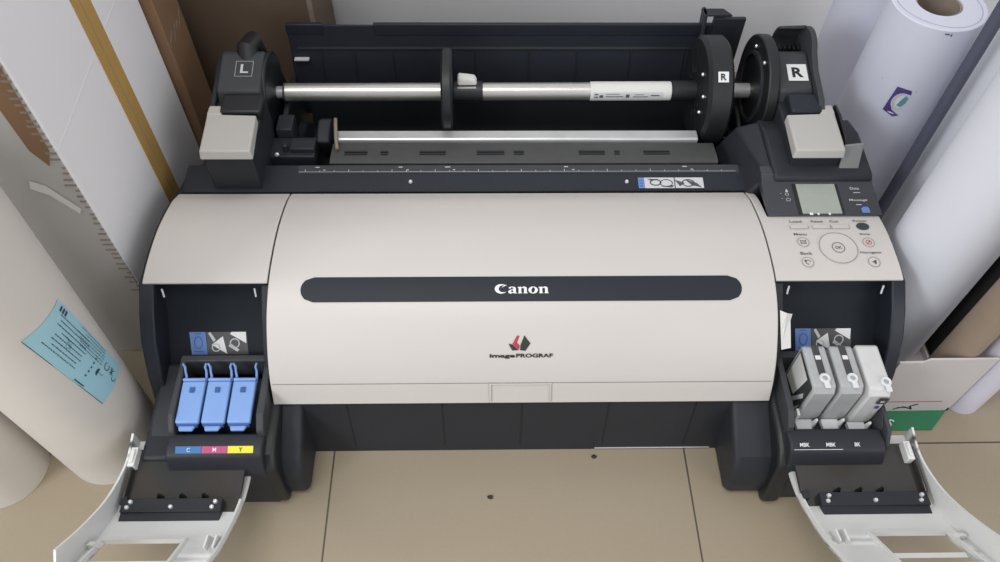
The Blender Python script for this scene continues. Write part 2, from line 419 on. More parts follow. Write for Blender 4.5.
for x0, x1 in ((.425, .452), (.4565, .483), (.4835, .5095)):
    mb = MB(); a, c2 = cover_map(x0, .690, 0), cover_map(x0, .690, .0014); w = x1-x0-.001
    P = [(0, 0), (w, 0), (w, .009), (0, .009)]; mb.hexa([a(*p) for p in P], [c2(*p) for p in P]); bo = mb.build('button', M['beige'], cpanel, bevel=.0006)
    decal('ring_mark', rect(0, 0, w, .0007) + rect(0, 0, .0007, .006) + rect(w-.0007, 0, w, .006), x0, .690, 'seam', bo, .0017)
for t, x, y, w in (('Load', .428, .7035, .017), ('Feed', .4585, .7035, .016), ('Cut', .4845, .7035, .0125), ('Power', .518, .7045, .020), ('Menu', .4275, .6785, .0175), ('Back', .4285, .6450, .0165), ('Stop', .519, .6780, .0150), ('Navigate', .511, .6455, .0285)):
    s0 = cov(.656)-cov(y)
    MB().add2d(shift(text_polys(t, w, .0045, .012), x, s0), cover_map(0, .656, .0006)).build('button_lettering', M['ink'], cpanel, smooth=False)

# display block behind the control panel
db = MB().prism([(.716, .2485), (.7175, .243), (.80, .243), (.80, .2625), (.783, .2625), (.771, .254)], .401, .563).build('display_block', M['bezel'], PR, bevel=.001, label='glossy dark panel around the small screen')
# tilted glossy face: map on the slope from (.7165,.2488) to (.770,.2542)
f = plane_map((0, .7165, .2487), (1, 0, 0), (0, .0535, .0054), .0006)
MB().add2d(rect(.4495, .002, .5060, .0545), f).build('display_screen', M['lcd'], db, smooth=False, label='grey green screen')
f2 = plane_map((0, .7165, .2487), (1, 0, 0), (0, .0535, .0054), .0009)
P = rect(.444, .000, .4495, .0545) + rect(.506, .000, .510, .0545)
build_each(MB().add2d(P, f), 'screen_border', M['darker'], db, smooth=False)
P = shift(text_polys('Data', .013, .0045, .012), .527, .044) + shift(text_polys('Message', .026, .0048, .012), .521, .0225) + rect(.530, .038, .540, .0392) + rect(.529, .0165, .537, .0178)
MB().add2d(P, f2).build('panel_lettering', M['pale'], db, smooth=False)
P = ring2(.4335, .036, .0028, .0007, 16) + rect(.432, .024, .4365, .0248) + ring2(.434, .026, .0035, .0007, 16)[:10] + rect(.4245, .037, .4255, .038) + rect(.4245, .028, .4255, .029) + [[(.432, .04), (.4365, .040), (.4342, .046)]]
MB().add2d(P, f2).build('panel_icons', M['pale'], db, smooth=False)
MB().add2d(rect(.5345, .003, .5460, .0115) + rect(.537, .0115, .545, .0135), f2).build('quality_mark', M['bluel'], db, smooth=False, label='small blue square mark')
MB().add2d(rect(.459, -.0005, .464, .0035)+rect(.470, -.0005, .473, .003)+rect(.486, -.0005, .489, .003), f2).build('screen_ticks', M['white'], db, smooth=False)

# raised housing behind the display and at the right end of the roll bay
hs = MB()
hs.prism([(.774, .20), (.774, .262), (.785, .2665), (.86, .272), (.90, .262), (.92, .20)], .418, .562)
hs.hexa([(.372, .778, .19), (.420, .778, .19), (.420, .915, .19), (.372, .915, .19)], [(.412, .782, .262), (.420, .782, .262), (.420, .890, .268), (.385, .890, .256)])
hs.build('end_housing', M['dark'], PR, bevel=.005, seg=3)
MB().prism([(.80, 0), (.80, .21), (.92, .21), (1.0, .17), (1.05, .12), (1.08, 0)], .40, .555).build('end_base', M['dark'], PR, bevel=.004)
MB().prism([(.80, 0), (.80, .205), (.90, .19), (1.0, .17), (1.05, .12), (1.08, 0)], -.445, -.300).build('end_base', M['dark'], PR, bevel=.004)

# top deck behind the cover: comb edge, ruler band and instruction label
deck = MB().prism([(.789, .205), (.789, .2215), (.82, .2265), (.838, .2280), (.842, .222), (.843, .205)], -.447, .420).build('feed_deck', M['navy'], PR, bevel=.0015)
mb = MB(); n = 150
for k in range(n):
    x = -.25+.62*k/n; mb.box(x, x+.0022, .7868, .7905, .2195, .2232)
mb.build('comb_edge', M['darker'], deck, smooth=False)
f = plane_map((0, .82, .2267), (1, 0, 0), (0, .028, .002), .0004)
MB().add2d(rect(-.280, .001, .385, .0165), f).build('ruler_band', M['grey'], deck, smooth=False)
f = plane_map((0, .82, .2267), (1, 0, 0), (0, .028, .002), .0009)
P = []
for k in range(30):
    x = -.27+.65*k/30; P += rect(x, .0035, x+.0008, .0065 if k % 3 else .0085)
P += rect(-.279, .0035, .38, .0041)
for x, w in ((-.255, .006), (-.13, .006), (-.06, .008), (.12, .006), (.30, .007)): P += rect(x, .0120, x+w, .0136) + rect(x+.012, .0065, x+.0155, .008)
MB().add2d(P, f).build('ruler_marks', M['pale'], deck, smooth=False)
f = plane_map((0, .79, .2222), (1, 0, 0), (0, .031, .005), .0006)
MB().add2d(rect(.230, .003, .239, .022), f).build('instruction_label', M['bluel'], deck, smooth=False)
MB().add2d(rect(.2393, .003, .328, .022), f).build('instruction_label', M['pale'], deck, smooth=False)
f = plane_map((0, .79, .2222), (1, 0, 0), (0, .031, .005), .0009)
P = ring2(.256, .013, .009, .002, 16, .006) + ring2(.272, .012, .010, .0015, 16, .007) + [[(.262, .006), (.280, .004), (.284, .008)], [(.285, .018), (.292, .006), (.300, .012)], [(.30, .019), (.31, .008), (.325, .004), (.318, .012)]] + ring2(.305, .012, .010, .0018, 16, .007) + rect(.284, .003, .2855, .022) + [[(.243, .02), (.262, .019), (.25, .016)]]
MB().add2d(P, f).build('label_drawing', M['ink'], deck, smooth=False)
P = rect(.232, .006, .2365, .008) + rect(.232, .011, .2365, .0125) + rect(.232, .016, .2365, .0175)
MB().add2d(P, f).build('label_drawing', M['bluedk'], deck, smooth=False)
mb = MB()
for x, y in ((-.111, .806), (.213, .805)): mb.lathe([(1e-5, .0030), (.0022, .0026), (.0032, .0)], (x, y, .2242), n=14)
build_each(mb, 'deck_screw', M['chrome'], deck)

# paper guide with slots behind the deck
gd = MB().prism([(.843, .20), (.843, .2265), (.853, .2285), (.888, .2245), (.892, .2150), (.892, .20)], -.236, .358).build('paper_guide', M['warm'], PR, bevel=.001)
mb = MB()
for x0, x1 in ((-.215, -.180), (-.160, -.148), (-.10, -.06), (-.012, .03), (.045, .06), (.145, .185), (.20, .208), (.245, .285)):
    for y in (.8590, .8645): mb.box(x0, x1, y, y+.0026, .2255, .2290)
build_each(mb, 'guide_slot', M['darker'], gd, smooth=False)
MB().prism([(.893, .20), (.893, .2260), (.896, .2280), (.913, .2280), (.916, .20)], -.232, .335).build('platen_bar', M['silver'], PR, bevel=.0012, label='pale metal strip along the roll bay')
mb = MB(); mb.prism([(.89, .225), (.905, .232), (.93, .236), (.945, .225), (.94, .19), (.91, .18)], -.262, -.242)
mb.build('guide_bracket', M['dark'], PR, bevel=.003)
MB().tube([(-.236, .935, .232), (-.233, .915, .236), (-.229, .885, .236), (-.226, .868, .232)], .0028).build('guide_flap', M['core'], PR, label='thin brownish flap at the end of the paper guide')
for x0, x1, zt in ((-.322, -.312, .234), (.404, .412, .230)):
    MB().prism([(.90, .05), (.90, .20), (.93, zt-.006), (.95, zt), (1.04, zt), (1.055, .20), (1.06, .05)], x0, x1).build('bay_cheek', M['darker'], PR, bevel=.003)
# clutter of dark blocks in the left end of the bay
mb = MB(); mb.box(-.335, -.262, .862, .905, .20, .222); mb.box(-.325, -.300, .905, .94, .20, .238); mb.box(-.300, -.262, .870, .892, .21, .2305); mb.cyl((-.307, .875, .2315), .0045, -.01, .004, 'z', 16)
mb.build('bay_end_block', M['dark'], PR, bevel=.002)
MB().lathe([(1e-5, .004), (.003, .003), (.0035, 0)], (-.318, .862, .2255), n=12).build('bay_screw', M['chrome'], PR)

# dark floor of the roll bay and the tall rear tray
tray_prof = cr([(.922, .205), (.93, .15), (.95, .115), (.99, .10), (1.02, .12), (1.035, .15), (1.044, .20)], 5)
MB().shell(tray_prof, .003, -.300, .420).build('bay_trough', M['darker'], PR)
rt = MB().shell([(1.040, .150), (1.046, .215), (1.056, .262), (1.0605, .275), (1.062, .316)], .004, -.322, .414)
rt.box(-.322, -.262, 1.060, 1.068, .300, .319); rt.box(-.18, .372, 1.060, 1.067, .298, .3195)
rt.build('rear_tray', M['navy'], PR, bevel=.0015)
mb = MB()
for x in (-.27, -.215, -.152, -.065, -.015, .075, .155, .245, .335): mb.shell([(1.0455, .215), (1.0555, .262), (1.060, .275)], -.0014, x-.0007, x+.0007)
mb.shell([(1.058, .2735), (1.0600, .2775)], -.002, -.31, .40)
build_each(mb, 'tray_rib', M['darker'], PR)
mb = MB(); mb.hexa([(.352, 1.030, .22), (.358, 1.030, .22), (.358, 1.062, .22), (.352, 1.062, .22)], [(.354, 1.060, .338), (.360, 1.060, .338), (.360, 1.082, .338), (.354, 1.082, .338)])
mb.hexa([(.352, 1.060, .334), (.400, 1.060, .334), (.388, 1.078, .334), (.352, 1.078, .334)], [(.352, 1.060, .338), (.400, 1.060, .338), (.388, 1.078, .338), (.352, 1.078, .338)])
mb.box(.372, .425, 1.062, 1.069, .22, .329)
mb.build('tray_end_tab', M['dark'], PR, bevel=.0012)
mb = MB(); mb.box(-.316, -.292, 1.046, 1.054, .2585, .2605); mb.build('tray_clip', M['pale'], PR)

for o in PR.children:
    if o.name.startswith(('rear_tray', 'tray_')): o.location = (0, .016, -.013)

# ---- roll supports (left and right), each a thing that belongs to the printer
def roll_support(sx, cx, lett):
    """sx=+1: outer side towards +x. cx: x of the inner face"""
    X = lambda d: cx + sx*d
    def xr(a, b2): return (min(X(a), X(b2)), max(X(a), X(b2)))
    # body block under the lid
    mb = MB(); a, b2 = xr(0, .070)
    mb.prism([(.795, .205), (.795, .285), (.80, .290), (.87, .290), (.905, .292), (.93, .28), (.99, .24), (1.0, .18), (.98, .17)], a, b2)
    body = mb.build('roll_support', M['dark'], PR, bevel=.003)
    # lid: pale, with a raised outer corner at the back
    mb = MB(); lo = [(X(-.004), .789, .287), (X(.0715), .789, .287), (X(.074), .869, .287), (X(.002), .866, .287)]
    hi = [(p[0], p[1], .302) for p in lo]; hi[0] = (X(-.001), .792, .302); hi[1] = (X(.069), .792, .302)
    mb.hexa(lo, hi)
    lo = [(X(.052), .866, .288), (X(.074), .866, .288), (X(.074), .886, .288), (X(.056), .886, .288)]
    mb.hexa(lo, [(p[0], p[1], .303) for p in lo])
    mb.build('lever_lid', M['lid'], body, bevel=.0025, seg=3, label='pale grey square release lid')
    # sloping arm with letter
    mb = MB(); a, b2 = xr(.004, .068) if sx < 0 else xr(.000, .052)
    pts = [(.905, .288), (.912, .308), (.925, .312), (.978, .326), (.988, .322), (1.00, .30), (1.01, .26), (1.01, .20), (.93, .20), (.90, .25)]
    if sx > 0: mb.prism(pts, a, b2)
    else: mb.prism(pts, a, b2)
    arm = mb.build('holder_arm', M['grey'], PR, bevel=.004, seg=3)
    # inner round plate
    mb = MB(); a, b2 = xr(-.018, .000) if sx > 0 else xr(.000, .008)
    cyy, czz, r = (.975, .264, .080) if sx > 0 else (.972, .262, .058)
    P = [(cyy+r*math.cos(t), czz+r*math.sin(t)) for t in [math.radians(q) for q in range(-10, 191, 8)]] + [(.90, .19), (1.05, .19)]
    mb.prism(P, a, b2); mb.build('inner_plate', M['darker'], PR, bevel=.003, seg=3)
    if sx > 0:
        for yy, zz in ((1.005, .318), (.955, .325), (.93, .29)): MB().lathe([(1e-5, -.0026), (.0022, -.002), (.003, 0)], (a, yy, zz), 'x', 12).build('plate_screw', M['chrome'], PR)
        MB().lathe([(.050, 0), (.050, -.004), (.056, -.004), (.056, 0)], (a, .975, .264), 'x', 48).build('plate_ring', M['dark'], PR)
    # outer wall with the round top
    mb = MB(); a, b2 = xr(.0685, .076) if sx < 0 else xr(.0525, .061)
    if sx > 0:
        P = [(.868, .20), (.862, .295), (.89, .312), (.94, .324)] + [(.996+.040*math.cos(t), .312+.040*math.sin(t)) for t in [math.radians(q) for q in range(140, -30, -10)]] + [(1.03, .20)]
        mb.prism(P, a, b2)
        # back hood joining the outer wall
        Q = [(.996+.040*math.cos(t), .312+.040*math.sin(t)) for t in [math.radians(q) for q in range(60, -30, -10)]]
        a2, b3 = xr(.014, .0525)
        q2 = Q + [(1.02, .22)]
        mb.shell(q2, .004, a2, b3)
    else:
        P = [(.868, .20), (.862, .285), (.89, .298), (.93, .306), (.975, .318), (1.0, .312), (1.01, .29), (1.03, .20)]
        mb.prism(P, a, b2)
    mb.build('outer_wall', M['grey' if sx > 0 else 'dark'], PR, bevel=.003, seg=3)
    # knob / loop behind
    mb = MB()
    if sx < 0: 
        mb.tube([(X(.030), .975, .310), (X(.030), .990, .328), (X(.026), 1.004, .328), (X(.024), 1.014, .30)], [.016, .016, .015, .013], 16)
        mb.build('grip_knob', M['darker'], PR)
    else:
        mb.prism([(.985, .30), (1.015, .30), (1.018, .20), (.985, .20)], *xr(.014, .0525)); 
        for k in range(5): mb.box(*xr(.018+.007*k, .021+.007*k), 1.0, 1.012, .298, .318)
        mb.build('latch_ribs', M['darker'], PR, bevel=.001)
    # lower front step of the arm
    mb = MB(); mb.prism([(.871, .285), (.869, .305), (.905, .309), (.915, .29)], *xr(-.004 if sx < 0 else .01, .056)); mb.build('arm_step', M['darker' if sx < 0 else 'navy'], PR, bevel=.004, seg=3)
    # letter plate on the slope from (.925,.318) to (.985,.336)
    d = Vector((0, .053, .014)); o = Vector((0, .920, .3110))
    fm = plane_map(o, (1, 0, 0), d, .0012)
    if lett == 'L':
        x0 = X(.031)-.012
        P = rect(x0, .016, x0+.026, .0166)+rect(x0, .043, x0+.026, .0436)+rect(x0, .016, x0+.0006, .0436)+rect(x0+.0254, .016, x0+.026, .0436)
        P += shift(text_polys('L', .012, .016, .02), x0+.0075, .022)
        MB().add2d(P, fm).build('side_letter', M['pale'], arm, smooth=False)
    else:
        x0 = X(.029)-.013
        MB().add2d(rect(x0, .008, x0+.030, .038), plane_map(o, (1, 0, 0), d, .0008)).build('letter_plate', M['white'], arm, smooth=False)
        MB().add2d(shift(text_polys('R', .017, .018, .035), x0+.0065, .014), fm).build('side_letter', M['darker'], arm, smooth=False)
roll_support(-1, -.330, 'L')
roll_support(1, .443, 'R')
mb = MB(); mb.prism([(.80, .262), (.795, .268), (.80, .285), (.83, .296), (.865, .302), (.89, .300), (.89, .262)], .522, .526); mb.build('side_shield', M['darker'], PR, bevel=.001)
mb = MB(); mb.hexa([(.514, .788, .262), (.543, .788, .262), (.543, .791, .262), (.514, .791, .262)], [(.517, .806, .296), (.543, .806, .300), (.543, .809, .300), (.517, .809, .296)])
mb.build('side_flap', M['flap'], PR, bevel=.001, label='small grey translucent looking flap')

# ------------------------------------------------------------------ removable spindle with flanges
SP = empty('roll_holder_spindle', (.04, .980, .236), 'silver spindle bar with two black flanges lying across the open roll bay', 'spindle')
AY, AZ = .980, .250
def cylx(mb, x0, x1, r, n=40): mb.lathe([(1e-5, x0), (r-.001, x0), (r, x0+.001), (r, x1-.001), (r-.001, x1), (1e-5, x1)], (0, AY, AZ), 'x', n); return mb
cylx(MB(), -.317, .20, .0140).build('spindle_tube', M['steel'], SP)
cylx(MB(), -.337, -.317, .0095).build('spindle_end', M['silver'], SP)
cylx(MB(), -.3185, -.3150, .0150).build('spindle_collar', M['bezel'], SP)
sl = cylx(MB(), .170, .300, .0150).build('paper_sleeve', M['tag'], SP, label='white sleeve with a faint printed strip')
P = MB()
def cylmap(u, v, r=.0153): a = math.radians(172)+v/r; return (u, AY+r*math.cos(a), AZ+r*math.sin(a))
def cylstrip(mb, x0, x1, v0, v1, n=4):
    for k in range(n):
        va, vb = v0+(v1-v0)*k/n, v0+(v1-v0)*(k+1)/n; mb.add2d([[(x0, va), (x1, va), (x1, vb), (x0, vb)]], cylmap)
mb = MB(); cylstrip(mb, .174, .286, -.006, .004); mb.build('printed_strip', M['pale'], sl)
def cylmap(u, v, r=.0156): a = math.radians(172)+v/r; return (u, AY+r*math.cos(a), AZ+r*math.sin(a))
mb = MB()
for x0, x1, v0, v1 in ((.176, .182, -.004, .003), (.184, .190, -.002, .003), (.194, .222, .000, .0014), (.194, .216, -.004, -.003), (.226, .232, -.003, .003), (.238, .262, .0005, .002), (.240, .255, -.003, -.002), (.266, .280, -.002, .000)): cylstrip(mb, x0, x1, v0, v1, 1)
mb.build('printed_marks', M['ink'], sl)
MB().tube([(.298, AY-.006, AZ+.006), (.306, AY-.008, AZ+.008)], [.004, .003]).build('sleeve_tip', M['tag'], SP)
cylx(MB(), .300, .340, .0165).build('flange_hub', M['darker'], SP)
cylx(MB(), .376, .432, .0120).build('spindle_end', M['silver'], SP)
# big end flange with the small letter
mb = MB(); r = .086
mb.lathe([(1e-5, .340), (r*.5, .338), (r-.006, .340), (r, .345), (r, .374), (r-.004, .378), (r*.6, .376), (1e-5, .378)], (0, AY, AZ), 'x', 64)
fl2 = mb.build('end_flange', M['darker'], SP)
mb = MB()
for k in range(12):
    t = 2*PI*k/12; mb.tube([(.3385, AY+.03*math.cos(t), AZ+.03*math.sin(t)), (.3405, AY+.07*math.cos(t), AZ+.07*math.sin(t))], .0014, 6)
build_each(mb, 'flange_rib', M['darker'], fl2)
mb = MB()
for y, z in ((AY-.022, AZ+.05), (AY-.05, AZ+.03), (AY-.050, AZ-.001)): mb.lathe([(1e-5, -.0030), (.0025, -.0022), (.003, 0)], (.3385, y, z), 'x', 12)
build_each(mb, 'flange_screw', M['chrome'], fl2)
# letter plate sits on the rim of the flange, tangent plane facing up-front
ta = math.radians(127); nrm = Vector((0, math.cos(ta), math.sin(ta))); tg = Vector((0, math.sin(ta), -math.cos(ta)))
o = Vector((0, AY, AZ)) + nrm*(r+.0016)
mb = MB(); fm = plane_map(o, (1, 0, 0), tg, .0); mb.add2d(rect(.3515, -.008, .3675, .008), fm)
pl = mb.build('letter_plate', M['white'], fl2, smooth=False)
MB().add2d(shift(text_polys('R', .0085, .0100, .03), .3553, -.005), plane_map(o, (1, 0, 0), tg, .0005)).build('side_letter', M['darker'], fl2, smooth=False)
# movable stopper
mb = MB(); rs = .068
mb.lathe([(1e-5, -.066), (rs-.003, -.066), (rs, -.063), (rs, -.052), (rs-.003, -.049), (1e-5, -.049)], (0, AY, AZ), 'x', 64)
st = mb.build('roll_stopper', M['darker'], SP)
cylx(MB(), -.049, -.002, .0172).build('stopper_hub', M['darker'], SP)
mb = MB(); mb.hexa([(-.043, AY-.006, AZ+.015), (-.010, AY-.006, AZ+.015), (-.010, AY+.014, AZ+.015), (-.043, AY+.014, AZ+.015)], [(-.041, AY-.003, AZ+.030), (-.014, AY-.003, AZ+.026), (-.014, AY+.012, AZ+.026), (-.041, AY+.012, AZ+.030)])
mb.build('stopper_lever', M['tag'], SP, bevel=.004, seg=3, label='small cream lever of the stopper')
MB().box(-.042, -.012, AY-.010, AY+.014, AZ+.008, AZ+.0155).build('lever_base', M['lid'], SP, bevel=.001)

# ------------------------------------------------------------------ ink bays
def bay(x0, x1, left):
    w = x1-x0
    mb = MB()
    prof = [(.650, .238), (.640, .232), (.622, .206), (.602, .177), (.584, .158), (.557, .132), (.552, .128), (.548, .115)]
    mb.shell(prof, .004, x0-.008, x1+.008)
    mb.box(x0-.004, x1+.004, .546, .556, .100, .130)
    bk = mb.build('ink_bay', M['bay'], PR, bevel=.0008)
    # raised frame round the label area
    mb = MB(); f3 = lambda x, y, z, e: (x, y - e*.7, z + e*.7)
    mb.hexa([(x0+.004, .5555, .129), (x1-.006, .5555, .129), (x1-.006, .594, .166), (x0+.004, .594, .166)], [(x0+.010, .5550, .1355), (x1-.012, .5550, .1355), (x1-.012, .590, .1695), (x0+.010, .590, .1695)])
    mb.build('label_ledge', M['bay'], bk)
    lx0 = (-.409 if left else .4335)
    A = Vector((0, .5550, .1355)); D = Vector((0, .035, .034))
    L = plane_map(A, (1, 0, 0), D, .0005); L2 = plane_map(A, (1, 0, 0), D, .0010)
    q = .002
    MB().add2d([[(lx0+.002, q+.004), (lx0+.024, q+.004), (lx0+.022, q+.036), (lx0, q+.036)]], L).build('instruction_label', M['bluel'], bk, smooth=False, label='blue square of the instruction label')
    MB().add2d([[(lx0+.0245, q+.004), (lx0+.080, q+.004), (lx0+.079, q+.036), (lx0+.0225, q+.036)]], L).build('instruction_label', M['ink'], bk, smooth=False, label='grey drawing of the instruction label')
    MB().add2d([[(lx0+.030, q+.018), (lx0+.051, q+.005), (lx0+.046, q+.030)], [(lx0+.056, q+.033), (lx0+.078, q+.020), (lx0+.078, q+.036), (lx0+.058, q+.036)]], L2).build('label_arrow', M['white'], bk, smooth=False)
    MB().add2d([[(lx0+.026, q+.034), (lx0+.033, q+.022), (lx0+.036, q+.025), (lx0+.029, q+.036)], [(lx0+.053, q+.016), (lx0+.065, q+.008), (lx0+.068, q+.011), (lx0+.056, q+.02)]] + ring2(lx0+.062, q+.020, .007, .0015, 14) + ring2(lx0+.036, q+.014, .006, .0015, 14), L2).build('label_drawing', M['pale'], bk, smooth=False)
    MB().add2d(ring2(lx0+.012, q+.021, .006, .0012, 14, .009) + rect(lx0+.005, q+.008, lx0+.018, q+.0092) + rect(lx0+.007, q+.033, lx0+.016, q+.034), L2).build('label_drawing', M['bluedk'], bk, smooth=False)
    # ceiling pins under the cover edge
    mb = MB()
    for x in (x0+.006, x1-.006): mb.tube([(x, .604, .233), (x, .602, .226), (x, .600, .221)], .0013, 8)
    build_each(mb, 'hinge_pin', M['clip'], bk)
    return bk
bkL = bay(-.434, -.300, True)
bkR = bay(.402, .542, False)

def ink_box(x0, x1, left):
    """tank holder: floor, rims, sloping label front"""
    mb = MB()
    mb.prism([(.545, .02), (.545, .100), (.448, .100), (.444, .132), (.424, .134), (.413, .129), (.403, .112), (.396, .03), (.400, .0), (.545, 0)], x0, x1)
    bx = mb.build('tank_holder', M['dark'], PR, bevel=.003, seg=3)
    mb = MB()
    pr = [(.546, .10), (.546, .158), (.46, .154), (.442, .140), (.435, .10)]
    mb.prism(pr, x0, x0+.008); mb.prism(pr, x1-(.010 if left else .0012), x1); mb.box(x0, x1, .538, .548, .12, .158)
    mb.build('holder_rim', M['grey'], bx, bevel=.002)
    return bx
bxL = ink_box(-.413, -.289, True)
mb = MB(); mb.box(-.452, -.412, .415, .55, .0, .115); mb.prism([(.56, 0), (.55, .135), (.46, .12), (.415, .10), (.41, .0)], -.449, -.412); mb.build('holder_flank', M['dark'], bxL, bevel=.006, seg=3)
bxR = ink_box(.398, .5240, False)
mb = MB(); mb.prism([(.56, 0), (.55, .150), (.50, .155), (.432, .148), (.418, .128), (.415, .10), (.43, .06), (.46, .0)], .5245, .5300); mb.build('holder_cheek', M['grey'], bxR, bevel=.003)
# feet pods towards the middle
def pod(x0, x1, y0, m='dark', r=.03):
    P = [(.52, .0), (.52, .13), (.497, .125), (.485, .115), (y0+.020, .085), (y0+.006, .062), (y0, .04), (y0+.001, .012), (y0+.008, .0)]
    MB().prism(P, x0, x1).build('foot_pod', M[m], PR, bevel=.008, seg=4)
pod(-.296, -.249, .411); pod(.338, .398, .405)
mb = MB(); mb.prism([(.54, 0), (.54, .13), (.45, .125), (.42, .118), (.403, .10), (.396, .02), (.402, .0)], -.300, -.276); mb.build('holder_flank', M['darker'], bxL, bevel=.006, seg=3)
mb = MB(); mb.prism([(.54, 0), (.54, .13), (.45, .125), (.42, .118), (.401, .10), (.388, .02), (.394, .0)], .388, .410); mb.build('holder_flank', M['darker'], bxR, bevel=.006, seg=3)

# colour strip under the left levers: cyan, magenta, yellow, on the slope (.420,.134)->(.409,.129)
fS = plane_map((0, .4135, .1292), (1, 0, 0), (0, .011, .005), .0008); fS2 = plane_map((0, .4135, .1292), (1, 0, 0), (0, .011, .005), .0013)
xs = -.4000; w = .0335
for k, (m, t, tm) in enumerate((('cyan', 'C', 'pale'), ('mag', 'M', 'white'), ('yel', 'Y', 'darker'))):
    s = MB().add2d(rect(xs+k*w+(0.0), .0035, xs+(k+1)*w-.0006, .0125), fS).build('colour_strip', M[m], bxL, smooth=False, label={'C': 'blue strip lettered C', 'M': 'pink red strip lettered M', 'Y': 'yellow strip lettered Y'}[t])
    MB().add2d(shift(text_polys(t, .0046, .0052, .02), xs+(k+.5)*w-.0023, .0054), fS2).build('strip_letter', M[tm], s, smooth=False)
# right: white lettering
P = []
for k, (t, wd) in enumerate((('MBK', .0125), ('MBK', .0125), ('BK', .0075))):
    P += shift(text_polys(t, wd, .0050, .02), .4100+k*.0345+(.003 if k == 2 else 0), .0055)
P += rect(.402, .0015, .466, .0021)
MB().add2d(P, fS2).build('strip_lettering', M['white'], bxR, smooth=False)

# three blue levers folded down over the left tanks
def lever(x):
    w = .0305
    mb = MB()
    lo = [(x, .452, .140), (x+w, .452, .140), (x+w+.0005, .509, .146), (x+.0005, .509, .146)]
    hi = [(x, .452, .1475), (x+w, .452, .1475), (x+w+.0005, .509, .1555), (x+.0005, .509, .1555)]
    # short skirt at the front, panel proper
    mb.hexa(lo, hi)
    lv = mb.build('tank_lever', M['blue'], PR, bevel=.0022, seg=3)
    mb = MB(); mb.hexa([(x+.0005, .509, .147), (x+w, .509, .147), (x+w, .513, .147), (x+.0005, .513, .147)], [(x+.0005, .509, .157), (x+w, .509, .157), (x+w, .513, .157), (x+.0005, .513, .157)]); mb.build('lever_rib', M['blue'], lv, bevel=.001)
    for s2 in (0, 1):
        xx = x+.0035 if s2 == 0 else x+w-.0015; dx = -.0025 if s2 == 0 else .003
        MB().tube([(xx, .506, .148), (xx+dx*.2, .517, .152), (xx+dx*.4, .522, .159), (xx+dx*.2, .525, .165), (xx+dx, .527, .170)], [.0020, .0018, .0016, .0016, .0014], 8).build('lever_prong', M['blue'], lv)
    MB().box(x+.0125, x+.0185, .4925, .4995, .1515, .1558).build('lever_window', M['bluedk'], lv, smooth=False)
    mb = MB(); mb.hexa([(x+.005, .444, .137), (x+.022, .444, .137), (x+.026, .452, .137), (x+.003, .452, .137)], [(x+.005, .444, .141), (x+.022, .444, .141), (x+.026, .452, .142), (x+.003, .452, .142)]); mb.build('lever_tab', M['blue'], lv, bevel=.001)
    MB().box(x+.002, x+w-.002, .4495, .4525, .1385, .1445).build('lever_lip', M['bluedk'], lv)
    return lv
for k in range(3): lever(-.4040+k*.0335)

